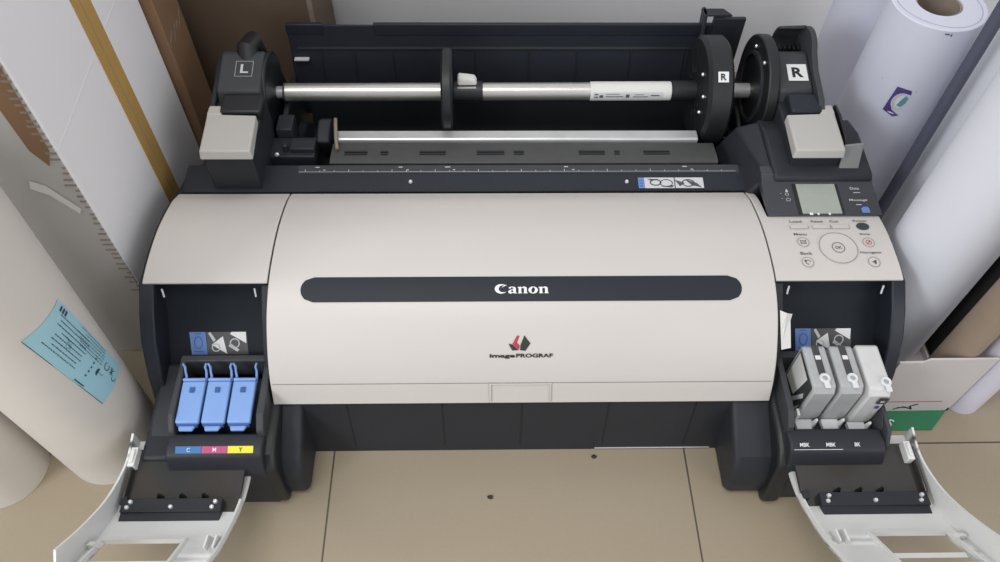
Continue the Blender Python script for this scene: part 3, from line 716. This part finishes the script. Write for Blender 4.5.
# three ink tanks standing proud in the right bay
def ink_tank(x, label, milky=False, side_label=False, top=.193):
    w = .0305 if not milky else .0295
    T_ = empty('ink_tank', (x+w/2, .50, .101), label, 'ink tank', None)
    y0, y1 = (.467, .537) if not milky else (.462, .537)
    mb = MB(); pr = [(y0+.004, .101), (y0, .120), (y0+.001, top-.010), (y0+.008, top), (y1-.004, top), (y1, top-.004), (y1, .101)]
    mb.prism(pr, x, x+w)
    mb.build('tank_body', M['tankw' if milky else 'tank'], T_, bevel=.003, seg=3)
    e = top+.0004
    if not milky:
        MB().box(x+.0115, x+.0205, y0+.024, y1-.002, e-.001, e+.0006).build('top_label', M['tanklab'], T_)
        MB().box(x+.0125, x+.0195, y0+.046, y0+.052, e, e+.0012).build('label_chip', M['white'], T_)
    # ring cap at the front of the top
    cy = y0+.018 if not milky else y0+.016; cxx = x+.017 if not milky else x+.0225
    MB().lathe([(.0034, 0), (.0070, 0), (.0070, .0022), (.0058, .0034), (.0034, .0026), (.0034, 0)], (cxx, cy, e), n=24).build('filler_ring', M['clip'], T_)
    MB().lathe([(1e-5, .0012), (.0030, .0012), (.0034, 0)], (cxx, cy, e), n=16).build('filler_plug', M['tank'], T_)
    MB().box(cxx-.0030, cxx+.0045, cy-.0145, cy-.0055, e, e+.0026).build('ring_tab', M['clip'], T_, bevel=.001)
    # white lock piece at the foot
    mb = MB(); mb.hexa([(x+.002, y0-.012, .101), (x+.024, y0-.012, .101), (x+.026, y0+.002, .101), (x, y0+.002, .101)], [(x+.002, y0-.012, .108), (x+.022, y0-.012, .108), (x+.024, y0+.002, .110), (x, y0+.002, .110)])
    mb.hexa([(x+.022, y0-.010, .101), (x+.026, y0-.010, .101), (x+.026, y0+.0, .101), (x+.022, y0+.0, .101)], [(x+.023, y0-.008, .122), (x+.026, y0-.008, .125), (x+.026, y0-.004, .125), (x+.023, y0-.004, .122)])
    mb.build('lock_piece', M['clip'], T_, bevel=.001)
    if side_label:
        fx = plane_map((x, y1-.006, .105), (0, -1, 0), (0, 0, 1), .0005); fx2 = plane_map((x, y1-.006, .105), (0, -1, 0), (0, 0, 1), .001)
        MB().add2d(rect(0, .004, .058, top-.110), fx).build('side_label', M['tanklab'], T_, smooth=False, label='dark label on the flank of the tank')
        MB().add2d([[(.002, .020), (.034, .024), (.042, .078), (.002, .080)]], fx2).build('side_print', M['tag'], T_, smooth=False)
        MB().add2d([[(.006, .006), (.012, .006), (.044, .018), (.040, .020)], [(.030, .008), (.036, .008), (.054, .050), (.050, .056)], [(.045, .006), (.052, .006), (.056, .035)]], fx2).build('side_print', M['pale'], T_, smooth=False)
        MB().box(x-.004, x, y0-.004, y0+.006, .106, .134).build('flank_clip', M['clip'], T_, bevel=.001)
    if milky:
        fb = plane_map((x+w-.014, y0-.0002, top-.028), (1, 0, 0), (0, 0, 1), .0006)
        MB().add2d(rect(0, 0, .0135, .016), fb).build('front_label', M['tanklab'], T_, smooth=False)
        MB().add2d(shift(text_polys('BK', .006, .0045, .02), .004, .005), plane_map((x+w-.014, y0-.0002, top-.028), (1, 0, 0), (0, 0, 1), .0012)).build('label_letter', M['white'], T_, smooth=False)
        MB().add2d(rect(.003, -.013, .0085, -.006), fb).build('front_mark', M['purple'], T_, smooth=False)
    return T_
ink_tank(.4215, 'grey translucent ink tank nearest the white front cover, dark label on its flank', side_label=True)
ink_tank(.4575, 'grey translucent ink tank standing in the middle between the other two tanks')
ink_tank(.4925, 'milky white ink tank at the outer end, small black label on its front', milky=True, top=.195)

# ------------------------------------------------------------------ open ink tank doors
rim = cr([(.450, .121), (.415, .116), (.376, .128), (.341, .149), (.303, .182), (.268, .218)], 5)
skin = cr([(.450, .094), (.41, .088), (.372, .094), (.335, .112), (.290, .145), (.240, .196), (.205, .240)], 5)
def door(x0, x1, outer):       # outer: -1 the flared wall is at x0, +1 at x1
    n = len(skin); hx0, hx1 = (x0+.014, x1-.048) if outer < 0 else (x0+.060, x1-.018)
    ia = max(i for i, p in enumerate(skin) if p[0] >= .290); ib = max(i for i, p in enumerate(skin) if p[0] >= .240)
    q = offset(skin, .003)
    mb = MB(); xs = [x0, hx0, hx1, x1]
    for j in range(3):
        xa, xb = xs[j], xs[j+1]
        for i in range(n-1):
            if j == 1 and ia <= i < ib: continue
            mb.hexa([(xa, *skin[i]), (xb, *skin[i]), (xb, *skin[i+1]), (xa, *skin[i+1])], [(xa, *q[i]), (xb, *q[i]), (xb, *q[i+1]), (xa, *q[i+1])])
    dr = mb.build('tank_door', M['doorw'], PR, label='open white tank door lying tipped forward')
    # outer tall wall
    m2_ = MB(); xo = x0 if outer < 0 else x1; t = .0028
    a = rim; b3 = [p for p in skin if p[0] >= .2399]
    def strip(mb, top, bot, xa, xb, n=24):
        def samp(c, k): 
            f_ = k/n*(len(c)-1); i = min(int(f_), len(c)-2); r_ = f_-i; return (c[i][0]+(c[i+1][0]-c[i][0])*r_, c[i][1]+(c[i+1][1]-c[i][1])*r_)
        for k in range(n):
            p0, p1, s0, s1 = samp(top, k), samp(top, k+1), samp(bot, k), samp(bot, k+1)
            mb.hexa([(xa, *p0), (xa, *p1), (xa, *s1), (xa, *s0)], [(xb, *p0), (xb, *p1), (xb, *s1), (xb, *s0)])
    strip(m2_, rim, b3, min(xo, xo-outer*t), max(xo, xo-outer*t))
    m2_.build('door_rim', M['doorw'], dr)
    # low inner wall
    xi = x1 if outer < 0 else x0; low = [(p[0]-.001, p[1]+.014) for p in skin if p[0] <= .372]
    m3 = MB(); strip(m3, low, [p for p in skin if p[0] <= .372], min(xi, xi+outer*t), max(xi, xi+outer*t)); m3.build('door_rim', M['doorw'], dr)
    # grip frame round the opening: four walls and a cross bar
    mb = MB()
    pa, pb = skin[ia], skin[ib]; up = Vector((.55, .83)); hgt = .009
    def wall_(xa, xb, P0, P1):
        mb.hexa([(xa, *P0), (xb, *P0), (xb, *P1), (xa, *P1)], [(xa, P0[0]+up.x*hgt*.4, P0[1]+hgt), (xb, P0[0]+up.x*hgt*.4, P0[1]+hgt), (xb, P1[0]+up.x*hgt*.4, P1[1]+hgt), (xa, P1[0]+up.x*hgt*.4, P1[1]+hgt)])
    wall_(hx0-.003, hx1+.003, (pa[0]+.003, pa[1]-.003), (pa[0], pa[1]))
    wall_(hx0-.003, hx1+.003, (pb[0], pb[1]), (pb[0]-.003, pb[1]+.003))
    wall_(hx0-.003, hx0, pa, pb); wall_(hx1, hx1+.003, pa, pb)
    mb.build('grip_frame', M['doorw'], dr)
    # bar across the grip opening
    mb = MB(); kf = .62; bp = (pa[0]+(pb[0]-pa[0])*kf, pa[1]+(pb[1]-pa[1])*kf)
    mb.hexa([(hx0, bp[0]+.002, bp[1]-.010), (hx1, bp[0]+.002, bp[1]-.010), (hx1, bp[0]-.002, bp[1]-.006), (hx0, bp[0]-.002, bp[1]-.006)], [(hx0, bp[0]+.003, bp[1]-.004), (hx1, bp[0]+.003, bp[1]-.004), (hx1, bp[0]-.004, bp[1]), (hx0, bp[0]-.004, bp[1])])
    mb.build('grip_bar', M['doorw'], dr)
    # small latch fins near the far end
    mb = MB(); xf = x0+.010 if outer < 0 else x1-.012
    mb.hexa([(xf-.006, .300, .140), (xf+.006, .300, .140), (xf+.006, .290, .150), (xf-.006, .290, .150)], [(xf-.004, .296, .158), (xf+.004, .296, .158), (xf+.004, .290, .164), (xf-.004, .290, .164)])
    xf = x1-.016 if outer < 0 else x0+.012
    for d_ in (0, .010): mb.hexa([(xf+d_-.001, .306, .135), (xf+d_+.001, .306, .135), (xf+d_+.001, .285, .15), (xf+d_-.001, .285, .15)], [(xf+d_-.001, .302, .158), (xf+d_+.001, .302, .158), (xf+d_+.001, .286, .164), (xf+d_-.001, .286, .164)])
    build_each(mb, 'latch_fin', M['doorw'], dr)
    # corner clip at the hinge end of the tall wall
    xc = x0+.006 if outer < 0 else x1-.022
    mb = MB(); mb.box(xc, xc+.009, .404, .430, .100, .123); mb.box(xc+.002, xc+.007, .408, .426, .123, .1255)
    mb.build('hinge_clip', M['doorw'], dr, bevel=.0015)
    # glossy black bracket plate and screw bar
    bx0, bx1 = (x0+.010, x1-.003) if outer < 0 else (x0+.003, x1-.010)
    mb = MB(); mb.hexa([(bx0, .432, .106), (bx1, .432, .106), (bx1, .346, .100), (bx0, .346, .100)], [(bx0, .432, .110), (bx1, .432, .110), (bx1, .346, .108), (bx0, .346, .108)])
    xw = bx0 if outer < 0 else bx1
    mb.hexa([(xw-.002, .425, .11), (xw+.002, .425, .11), (xw+.002, .362, .11), (xw-.002, .362, .11)], [(xw-.002, .425, .119), (xw+.002, .425, .119), (xw+.002, .362, .118), (xw-.002, .362, .118)])
    br = mb.build('bracket', M['gloss'], dr, bevel=.001)
    bs0, bs1 = (bx0+.002, bx1-.018) if outer < 0 else (bx0+.018, bx1-.002)
    mb = MB(); mb.prism([(.362, .108), (.362, .1195), (.344, .1205), (.344, .1165), (.333, .1165), (.333, .108)], bs0, bs1); mb.box(bx0-.002, bx0+.006, .355, .366, .108, .118)
    mb.build('screw_bar', M['dark'], br, bevel=.001)
    mb = MB()
    for k in range(3): 
        xx = bx0+.045+.028*k; mb.hexa([(xx-.004, .364, .110), (xx+.004, .364, .110), (xx+.004, .368, .110), (xx-.004, .368, .110)], [(xx-.001, .366, .122), (xx+.001, .366, .122), (xx+.001, .368, .122), (xx-.001, .368, .122)])
    build_each(mb, 'bracket_tab', M['darker'], br)
    for xx, yy in ((bs0+.008, .3500), (bs0+.011, .3570), ((bs0+bs1)/2, .3505), (bs1-.011, .3500), (bs1-.008, .3570)):
        MB().lathe([(1e-5, .0032), (.0022, .0028), (.0031, 0)], (xx, yy, .1198), n=14).build('bracket_screw', M['chrome'], br)
    return dr
door(-.4680, -.3105, -1)
door(.4040, .5750, 1)

# torn paper tag stuck at the edge of the cover
mb = MB()
top = [(.389, .566, .231), (.3965, .562, .230), (.405, .566, .230)]
P0 = [(.3885, .567, .2300), (.395, .560, .2335), (.4045, .563, .2275), (.4025, .557, .221), (.4045, .530, .196), (.3905, .526, .198), (.3885, .545, .216)]
a = [mb.bm.verts.new(p) for p in P0]; b2 = [mb.bm.verts.new((p[0], p[1]+.0006, p[2]-.0008)) for p in P0]
mb.bm.faces.new(a); mb.bm.faces.new(b2[::-1])
for i in range(7): mb.bm.faces.new((a[i], a[(i+1) % 7], b2[(i+1) % 7], b2[i]))
tag(mb.build('paper_tag', M['tag'], smooth=False, origin=(.396, .55, .21)), 'torn scrap of white paper stuck beside the front cover edge', 'paper scrap')

# ------------------------------------------------------------------ paper rolls
def roll(cx, cy, r, h, m, name, label, core_r=.030, r_top=None, group=None, wall_t=.003, base=0):
    e = empty(name, (cx, cy, base), label, 'paper roll' if name == 'paper_roll' else 'tube', group)
    rt_ = r_top or r
    mb = MB(); mb.lathe([(core_r+.0005, .0005), (r, .0005), (r+(rt_-r)*.5, h*.5), (rt_-.0015, h-.001), (rt_-.003, h), (core_r+.0005, h), (core_r+.0005, .0005)], (cx, cy, base), 'z', 72)
    bd = mb.build('paper', m, e)
    mb = MB(); mb.lathe([(core_r, .001), (core_r, h-.002), (core_r-wall_t, h-.002), (core_r-wall_t, .001), (core_r, .001)], (cx, cy, base), 'z', 48)
    mb.build('core', M['core'], e, label='brown cardboard core')
    # spiral edge line on the end
    mb = MB()
    for k in range(60):
        t0, t1 = 2*PI*k/60+.6, 2*PI*(k+1)/60+.6
        ra = rt_-.010-.002*math.sin(k*.25)
        mb.quad((cx+ra*math.cos(t0), cy+ra*math.sin(t0), base+h+.0004), (cx+ra*math.cos(t1), cy+ra*math.sin(t1), base+h+.0004), (cx+(ra+.0006)*math.cos(t1), cy+(ra+.0006)*math.sin(t1), base+h+.0004), (cx+(ra+.0006)*math.cos(t0), cy+(ra+.0006)*math.sin(t0), base+h+.0004))
    mb.build('layer_line', M['seam'], e, smooth=False)
    # loose outer edge of the sheet running down the roll
    return e
rA = roll(.661, .978, .0690, .412, M['paperb'], 'paper_roll', 'white paper roll with an open brown core and a purple square logo', .0325)
roll(.6660, 1.160, .0600, .75, M['paperb'], 'paper_roll', 'shaded white paper roll standing nearest the bare wall, behind the logo roll')
roll(.757, .865, .0645, .70, M['paper'], 'paper_roll', 'narrow strip of white paper roll seen between the logo roll and the wide front roll')
roll(.640, .671, .0640, .70, M['paper'], 'paper_roll', 'wide bright white paper roll standing in the white carton beside the control panel', base=.0035)
roll(.735, .554, .0290, .45, M['papere'], 'paper_roll', 'slim lavender white paper roll standing on the floor outside the white carton', .012)
rF = roll(-.547, .498, .0680, .70, M['paperc'], 'paper_roll', 'cream paper roll with a light blue label, standing left of the printer', .030, .082)
roll(-.694, .455, .0590, .60, M['paperc'], 'paper_roll', 'cream paper roll without a label at the bottom left, behind the labelled one')
mb = MB(); mb.lathe([(.0065, .001), (.0090, .001), (.0090, .62), (.0065, .62), (.0065, .001)], (.654, .842, 0), 'z', 32)  # invented tube, fills the shadowed gap between two rolls
tag(mb.build('cardboard_tube', M['slate'], origin=(.654, .842, .001)), 'thin dark slate blue tube added to stand for the shade beside the logo roll', 'tube')
bc = empty('gap_shade_box', (.737, .66, 0), 'tall narrow black box added to stand for the shade behind the brown cardboard tube', 'carton')  # invented box, supplies the darkness seen between roll and tube
MB().box(.715, .760, .625, .700, 0, .55).build('carton_body', M['gap_black'], bc, bevel=.002)
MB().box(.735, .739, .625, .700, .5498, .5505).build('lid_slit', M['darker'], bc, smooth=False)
mb = MB(); mb.lathe([(.0195, .004), (.0228, .004), (.0228, .55), (.0195, .55), (.0195, .004)], (.6685, .5575, 0), 'z', 48)
tag(mb.build('cardboard_tube', M['tube'], origin=(.6685, .5575, .004)), 'brown cardboard tube standing in the white carton beside the front roll', 'cardboard tube')

# logo on roll A: purple square with a white round and teal leaf
def onroll(cx, cy, r, a0, z0, rot=0):
    cr_, sr_ = math.cos(rot), math.sin(rot)
    def f_(u, v):
        uu, vv = u*cr_-v*sr_, u*sr_+v*cr_; a = a0+uu/r; return (cx+r*math.cos(a), cy+r*math.sin(a), z0+vv)
    return f_
fr = onroll(.661, .978, .0695, math.radians(-113), .284)
sq = [[(-.014, -.022), (.004, -.030), (.012, -.026), (-.002, -.018), (-.008, -.004), (-.006, .008), (.003, .016), (.014, .014), (.012, .022), (-.010, .024)]]
polys = curve_polys(sq)
MB().add2d(polys, fr).build('logo_square', M['purple'], rA, smooth=False)
MB().add2d([ell(.004, -.001, .0125, .0165, 28)], fr).build('logo_disc', M['paper'], rA, smooth=False)
fr = onroll(.661, .978, .0699, math.radians(-113), .284)
MB().add2d(curve_polys([[(.001, -.008), (.008, -.010), (.012, -.002), (.013, .008), (.008, .012), (.004, .004)]]), fr).build('logo_leaf', M['teal'], rA, smooth=False)
MB().add2d(curve_polys([ell(.003, -.001, .0115, .0155, 24), ell(.0055, 0, .0085, .0125, 24)]), fr).build('logo_ring', M['pale'], rA, smooth=False)
MB().add2d(rect(.018, .021, .0195, .0225), fr).build('logo_dot', M['purple'], rA, smooth=False)
# small printed dots on roll A
fr = onroll(.661, .978, .0693, math.radians(-118), .37)
MB().add2d(rect(-.03, -.06, -.029, -.059)+rect(.02, .036, .026, .038)+rect(.028, .034, .030, .038), fr).build('print_specks', M['ink'], rA, smooth=False)

# light blue label on roll F (follows the slightly flared surface)
def onF(z0, a0, eps):
    def f_(u, v):
        z = z0+v; r = .068+.014*z/.70+eps; a = a0+u/.077; return (-.547+r*math.cos(a), .498+r*math.sin(a), z)
    return f_
LA, LZ = math.radians(-15), .280
# label outline in (u: around, v: up); slightly rotated sheet, wraps out of sight to the right
LW0, LW1, LH0, LH1 = -.031, .030, -.092, .085
def lab_grid(mb, x0, x1, y0, y1, f_, nx=14, ny=8, sk=-.12):
    for i in range(nx):
        for j in range(ny):
            P = []
            for (a, c2) in ((i, j), (i+1, j), (i+1, j+1), (i, j+1)):
                u = x0+(x1-x0)*a/nx; v = y0+(y1-y0)*c2/ny; P.append((u+sk*v, v-sk*u*.3))
            mb.add2d([P], f_)
fL = onF(LZ, LA, .0006); mb = MB(); lab_grid(mb, LW0, LW1, LH0, LH1, fL)
lab = mb.build('roll_label', M['cyanlab'], rF, label='light blue printed sheet wrapped on the roll')
fL = onF(LZ, LA, .0012)
def skp(P, sk=-.12): return [[(u+sk*v, v-sk*u*.3) for u, v in q] for q in P]
P = []
rnd = random.Random(4)
# rows of fine print run up the roll; each row a chain of short marks
for k in range(8):
    u = -.019+k*.0052; v = -.005+.004*(k % 2); vend = .070-rnd.random()*.02
    while v < vend:
        l = .002+rnd.random()*.004; P += rect(u, v, u+.0011, v+l); v += l+.0012
for k in range(6):
    u = .006+k*.004; v = -.045; vend = .005+rnd.random()*.02
    while v < vend:
        l = .0015+rnd.random()*.003; P += rect(u, v, u+.0009, v+l); v += l+.0012
for k in range(5): P += rect(-.018+k*.006, -.030, -.0155+k*.006, -.027)
P += rect(LW0, LH0, LW0+.0008, LH1) + rect(LW0+.002, -.04, LW0+.0036, -.018) + rect(LW0, .070, LW1, .0705)
for k in range(3): P += rect(.020, .060+k*.006, .0265, .0635+k*.006)
MB().add2d(skp(P), fL).build('label_print', M['labink'], lab, smooth=False)
# handwritten round scribble and a cross stroke, a small printed umbrella
def stroke(pts, w):
    o = []
    for i in range(len(pts)-1):
        a, c2 = Vector(pts[i]), Vector(pts[i+1]); d = (c2-a).normalized(); n_ = Vector((-d.y, d.x))*w/2
        o.append([tuple(a-n_), tuple(c2-n_), tuple(c2+n_), tuple(a+n_)])
    return o
P = stroke(ell(.010, -.058, .0048, .0060, 12, 20, 320), .0012) + stroke([(.006, -.068), (.013, -.078)], .0012) + stroke([(.014, -.068), (.005, -.077)], .0012) + stroke([(.004, -.072), (.015, -.073)], .0012) + stroke(ell(.004, -.082, .004, .0045, 8, 90, 300), .0012)
MB().add2d(skp(P), fL).build('handwriting', M['labink'], lab, smooth=False)
P = [ell(-.004, -.046, .005, .0055, 10, 0, 180)] + stroke([(-.004, -.046), (-.004, -.056), (-.002, -.057)], .0006)
MB().add2d(skp(P), fL).build('umbrella_mark', M['labink'], lab, smooth=False)
P = stroke(ell(-.002, .030, .005, .004, 12, 0, 330), .0005) + stroke([(-.006, .022), (.004, .040)], .0005)
MB().add2d(skp(P), fL).build('handwriting', M['labink'], lab, smooth=False)

# ------------------------------------------------------------------ cartons
BX = empty('white_carton', (-.64, .82, 0), 'tall white cardboard carton with yellow tape down its side, left of the printer', 'carton')
body = MB().box(-.82, -.4905, .6555, .984, 0, .80).build('carton_body', M['boxw'], BX, bevel=.002)
MB().box(-.82, -.4925, .6535, .6562, 0.001, .799).build('end_panel', M['box_shade'], BX, label='white end panel with shade put into its grey colour')
mb = MB(); mb.box(-.4905, -.4896, .820, .8365, 0, .80); mb.box(-.4905, -.4896, .8385, .863, 0, .80); mb.box(-.4905, -.4894, .8365, .8385, 0, .80)
tp = mb.build('packing_tape', M['tape'], BX, label='yellow tape strip')
MB().box(-.4896, -.4892, .8370, .8382, 0, .80).build('tape_edge', M['core'], tp)
# horizontal crease and flute ridges
mb = MB(); mb.hexa([(-.4905, .6555, .434), (-.4905, .984, .459), (-.4905, .984, .4615), (-.4905, .6555, .4365)], [(-.4902, .6555, .4348), (-.4902, .984, .4598), (-.4903, .984, .4608), (-.4903, .6555, .4358)]); mb.build('crease', M['boxw'], BX)
mb = MB(); n = 72
for k in range(n):
    z = .02+.74*k/n + rnd.random()*.004
    wd = .001+rnd.random()*.005
    mb.box(-.4925-wd*2.2, -.4915, .6525, .6540, z, z+.0028)
mb.build('torn_flute_edge', M['core'], BX, smooth=False, label='torn corrugated edge')
mb = MB(); mb.poly([(-.508, .6528, .415), (-.497, .6528, .44), (-.4935, .6528, .56), (-.51, .6528, .60), (-.525, .6528, .55), (-.520, .6528, .44)]); mb.build('torn_patch', M['kraft'], BX, smooth=False, label='torn patch showing brown board')
mb = MB(); mb.poly([(-.548, .6520, .378), (-.530, .6520, .366), (-.508, .6520, .332), (-.502, .6520, .342), (-.512, .6520, .358), (-.528, .6520, .384), (-.543, .6520, .392)]); mb.build('tape_scrap', M['tag'], BX, smooth=False, label='scrap of white tape')

KB = empty('brown_carton', (-.55, 1.06, 0), 'brown cardboard carton with clear tape, edge showing right behind the white carton', 'carton')
MB().box(-.72, -.4755, .990, 1.075, 0, .62).build('carton_body', M['kraft'], KB, bevel=.002)
mb = MB()
for k in range(7):
    y = .995+.01*k; z = .325+.006*math.sin(k*2.3); mb.hexa([(-.4757, y, z), (-.4757, y+.008, z+.006), (-.4757, y+.009, z+.012), (-.4757, y+.002, z+.008)], [(-.4750, y, z), (-.4750, y+.008, z+.006), (-.4750, y+.009, z+.012), (-.4750, y+.002, z+.008)])
mb.build('clear_tape', M['ctape'], KB)
KC = empty('brown_carton', (-.45, 1.22, 0), 'wide brown carton, shade put into its colour, standing against the wall behind the spindle end marked L', 'carton')
MB().box(-.66, -.286, 1.145, 1.30, 0, .60).build('carton_body', M['kraft_shade'], KC, bevel=.002)
mb = MB()
mb.hexa([(-.296, 1.1442, .20), (-.2865, 1.1442, .20), (-.2865, 1.1442, .40), (-.294, 1.1442, .40)], [(-.296, 1.1452, .20), (-.2865, 1.1452, .20), (-.2865, 1.1452, .40), (-.294, 1.1452, .40)])
mb.build('clear_tape', M['ctape'], KC)

# open white carton with the green stripe
OC = empty('open_carton', (.64, .66, 0), 'low open white carton with a green stripe, holding the wide roll and the tube', 'carton')
t = .003; X0, X1, Y0, Y1 = .5705, .7045, .530, .745
mb = MB(); mb.box(X0, X1, Y0, Y1, 0, t)
mb.box(X0, X0+t, Y0, Y1, t, .014); mb.box(X1-t, X1, Y0, Y1, t, .014); mb.box(X0, X1, Y1-t, Y1, t, .014)
mb.prism([(X0, t), (X1, t), (X1, .158), (.610, .158), (.604, .151), (X0, .150)], Y0, Y0+t, 'y')
mb.build('carton_body', M['boxi'], OC)
MB().box(X0+.002, X1-.022, Y0-.0006, Y0+.0002, .035, .0366).build('red_line', M['redln'], OC)
mb = MB(); mb.hexa([(.575, .4995, .0005), (.672, .4995, .0005), (.7025, .5295, .001), (.575, .5295, .001)], [(.575, .4995, .003), (.672, .4995, .003), (.7025, .5295, .006), (.575, .5295, .006)])
gf = mb.build('green_flap', M['greenbox'], OC, label='green printed flap on the floor')
def squig(mb, pts, w, z): 
    for q in stroke(pts, w): mb.poly([(p[0], p[1], z) for p in q])
mb = MB(); squig(mb, [(.6035, .509), (.607, .505), (.611, .507), (.609, .512), (.613, .515), (.617, .512)], .0022, .0062); squig(mb, [(.596, .507), (.601, .505), (.604, .509)], .0018, .0058)
mb.build('flap_lettering', M['white'], gf, smooth=False)
mb = MB()
for q in stroke([(.618, .012), (.632, .020), (.646, .012), (.640, .022), (.650, .028)], .0022)+stroke([(.622, .018), (.645, .016)], .0016): mb.poly([(p[0], Y0-.0008, p[1]) for p in q])
mb.build('carton_mark', M['green'], OC, smooth=False)

# crumbs on the floor
def crumb(x, y, label):
    mb = MB()
    bmesh.ops.create_icosphere(mb.bm, subdivisions=2, radius=.0028)
    for v in mb.bm.verts: v.co = Vector((v.co.x*(1.3+.4*rnd.random())+x, v.co.y*(.9+.4*rnd.random())+y, max(0, v.co.z*.6+.0012)))
    tag(mb.build('crumb', M['crumb'], origin=(x, y, 0)), label, 'crumb')
crumb(.0045, .4045, 'tiny dark crumb out on the open beige tile, farther from the printer')
crumb(.1575, .4635, 'tiny dark crumb on the tile just in front of the printer base')

# the printer stands about a quarter of a degree askew
PR.rotation_euler.z = -.004
for o in C.objects:
    if o.name.startswith(('ink_tank', 'paper_tag')) and o.parent is None and o.type in ('EMPTY', 'MESH'):
        bpy.context.view_layer.update(); o.matrix_world = Matrix.Translation(PR.location) @ Matrix.Rotation(-.004, 4, 'Z') @ Matrix.Translation(-PR.location) @ o.matrix_world

# ------------------------------------------------------------------ light
w = bpy.data.worlds.new('World'); bpy.context.scene.world = w; w.use_nodes = True
w.node_tree.nodes['Background'].inputs[0].default_value = (.93, .96, 1, 1); w.node_tree.nodes['Background'].inputs[1].default_value = .60
def area(name, loc, target, sx, sy, power, col=(1, 1, 1)):
    l = bpy.data.lights.new(name, 'AREA'); l.shape = 'RECTANGLE'; l.size = sx; l.size_y = sy; l.energy = power; l.color = col
    o = bpy.data.objects.new(name, l); C.objects.link(o); o.location = loc
    o.rotation_euler = (Vector(target)-Vector(loc)).to_track_quat('-Z', 'Y').to_euler(); return o
area('ceiling_lamp', (-.35, .05, 2.5), (.05, .7, 0), 1.1, .6, 20, (1, .98, .95))
area('window_light', (-1.7, -.75, 1.55), (.3, .9, .1), .6, .7, 26, (.95, .97, 1))
area('doorway_light', (1.7, -1.1, 1.4), (-.4, .8, .3), 1.2, 1.4, 14, (.95, .96, 1))

# ------------------------------------------------------------------ camera (1.07 m up, looking steeply down)
cam = bpy.data.cameras.new('camera'); cam.sensor_width = 36; cam.lens = 774*36/1000; cam.clip_start = .02
co = bpy.data.objects.new('camera', cam); C.objects.link(co)
R = Matrix(((.9997909, -.00801806, .01881161), (-.0176016, -.80569315, .59207156), (.01040912, -.59227887, -.80566581)))
right, up_, back = R @ Vector((1, 0, 0)), R @ Vector((0, -1, 0)), R @ Vector((0, 0, -1))
co.matrix_world = Matrix(((right.x, up_.x, back.x, 0), (right.y, up_.y, back.y, 0), (right.z, up_.z, back.z, 1.07), (0, 0, 0, 1)))
sc = bpy.context.scene; sc.camera = co
sc.view_settings.view_transform = 'Standard'; sc.view_settings.look = 'None'; sc.view_settings.gamma = 1; sc.view_settings.use_curve_mapping = False
sc.view_settings.exposure = 0
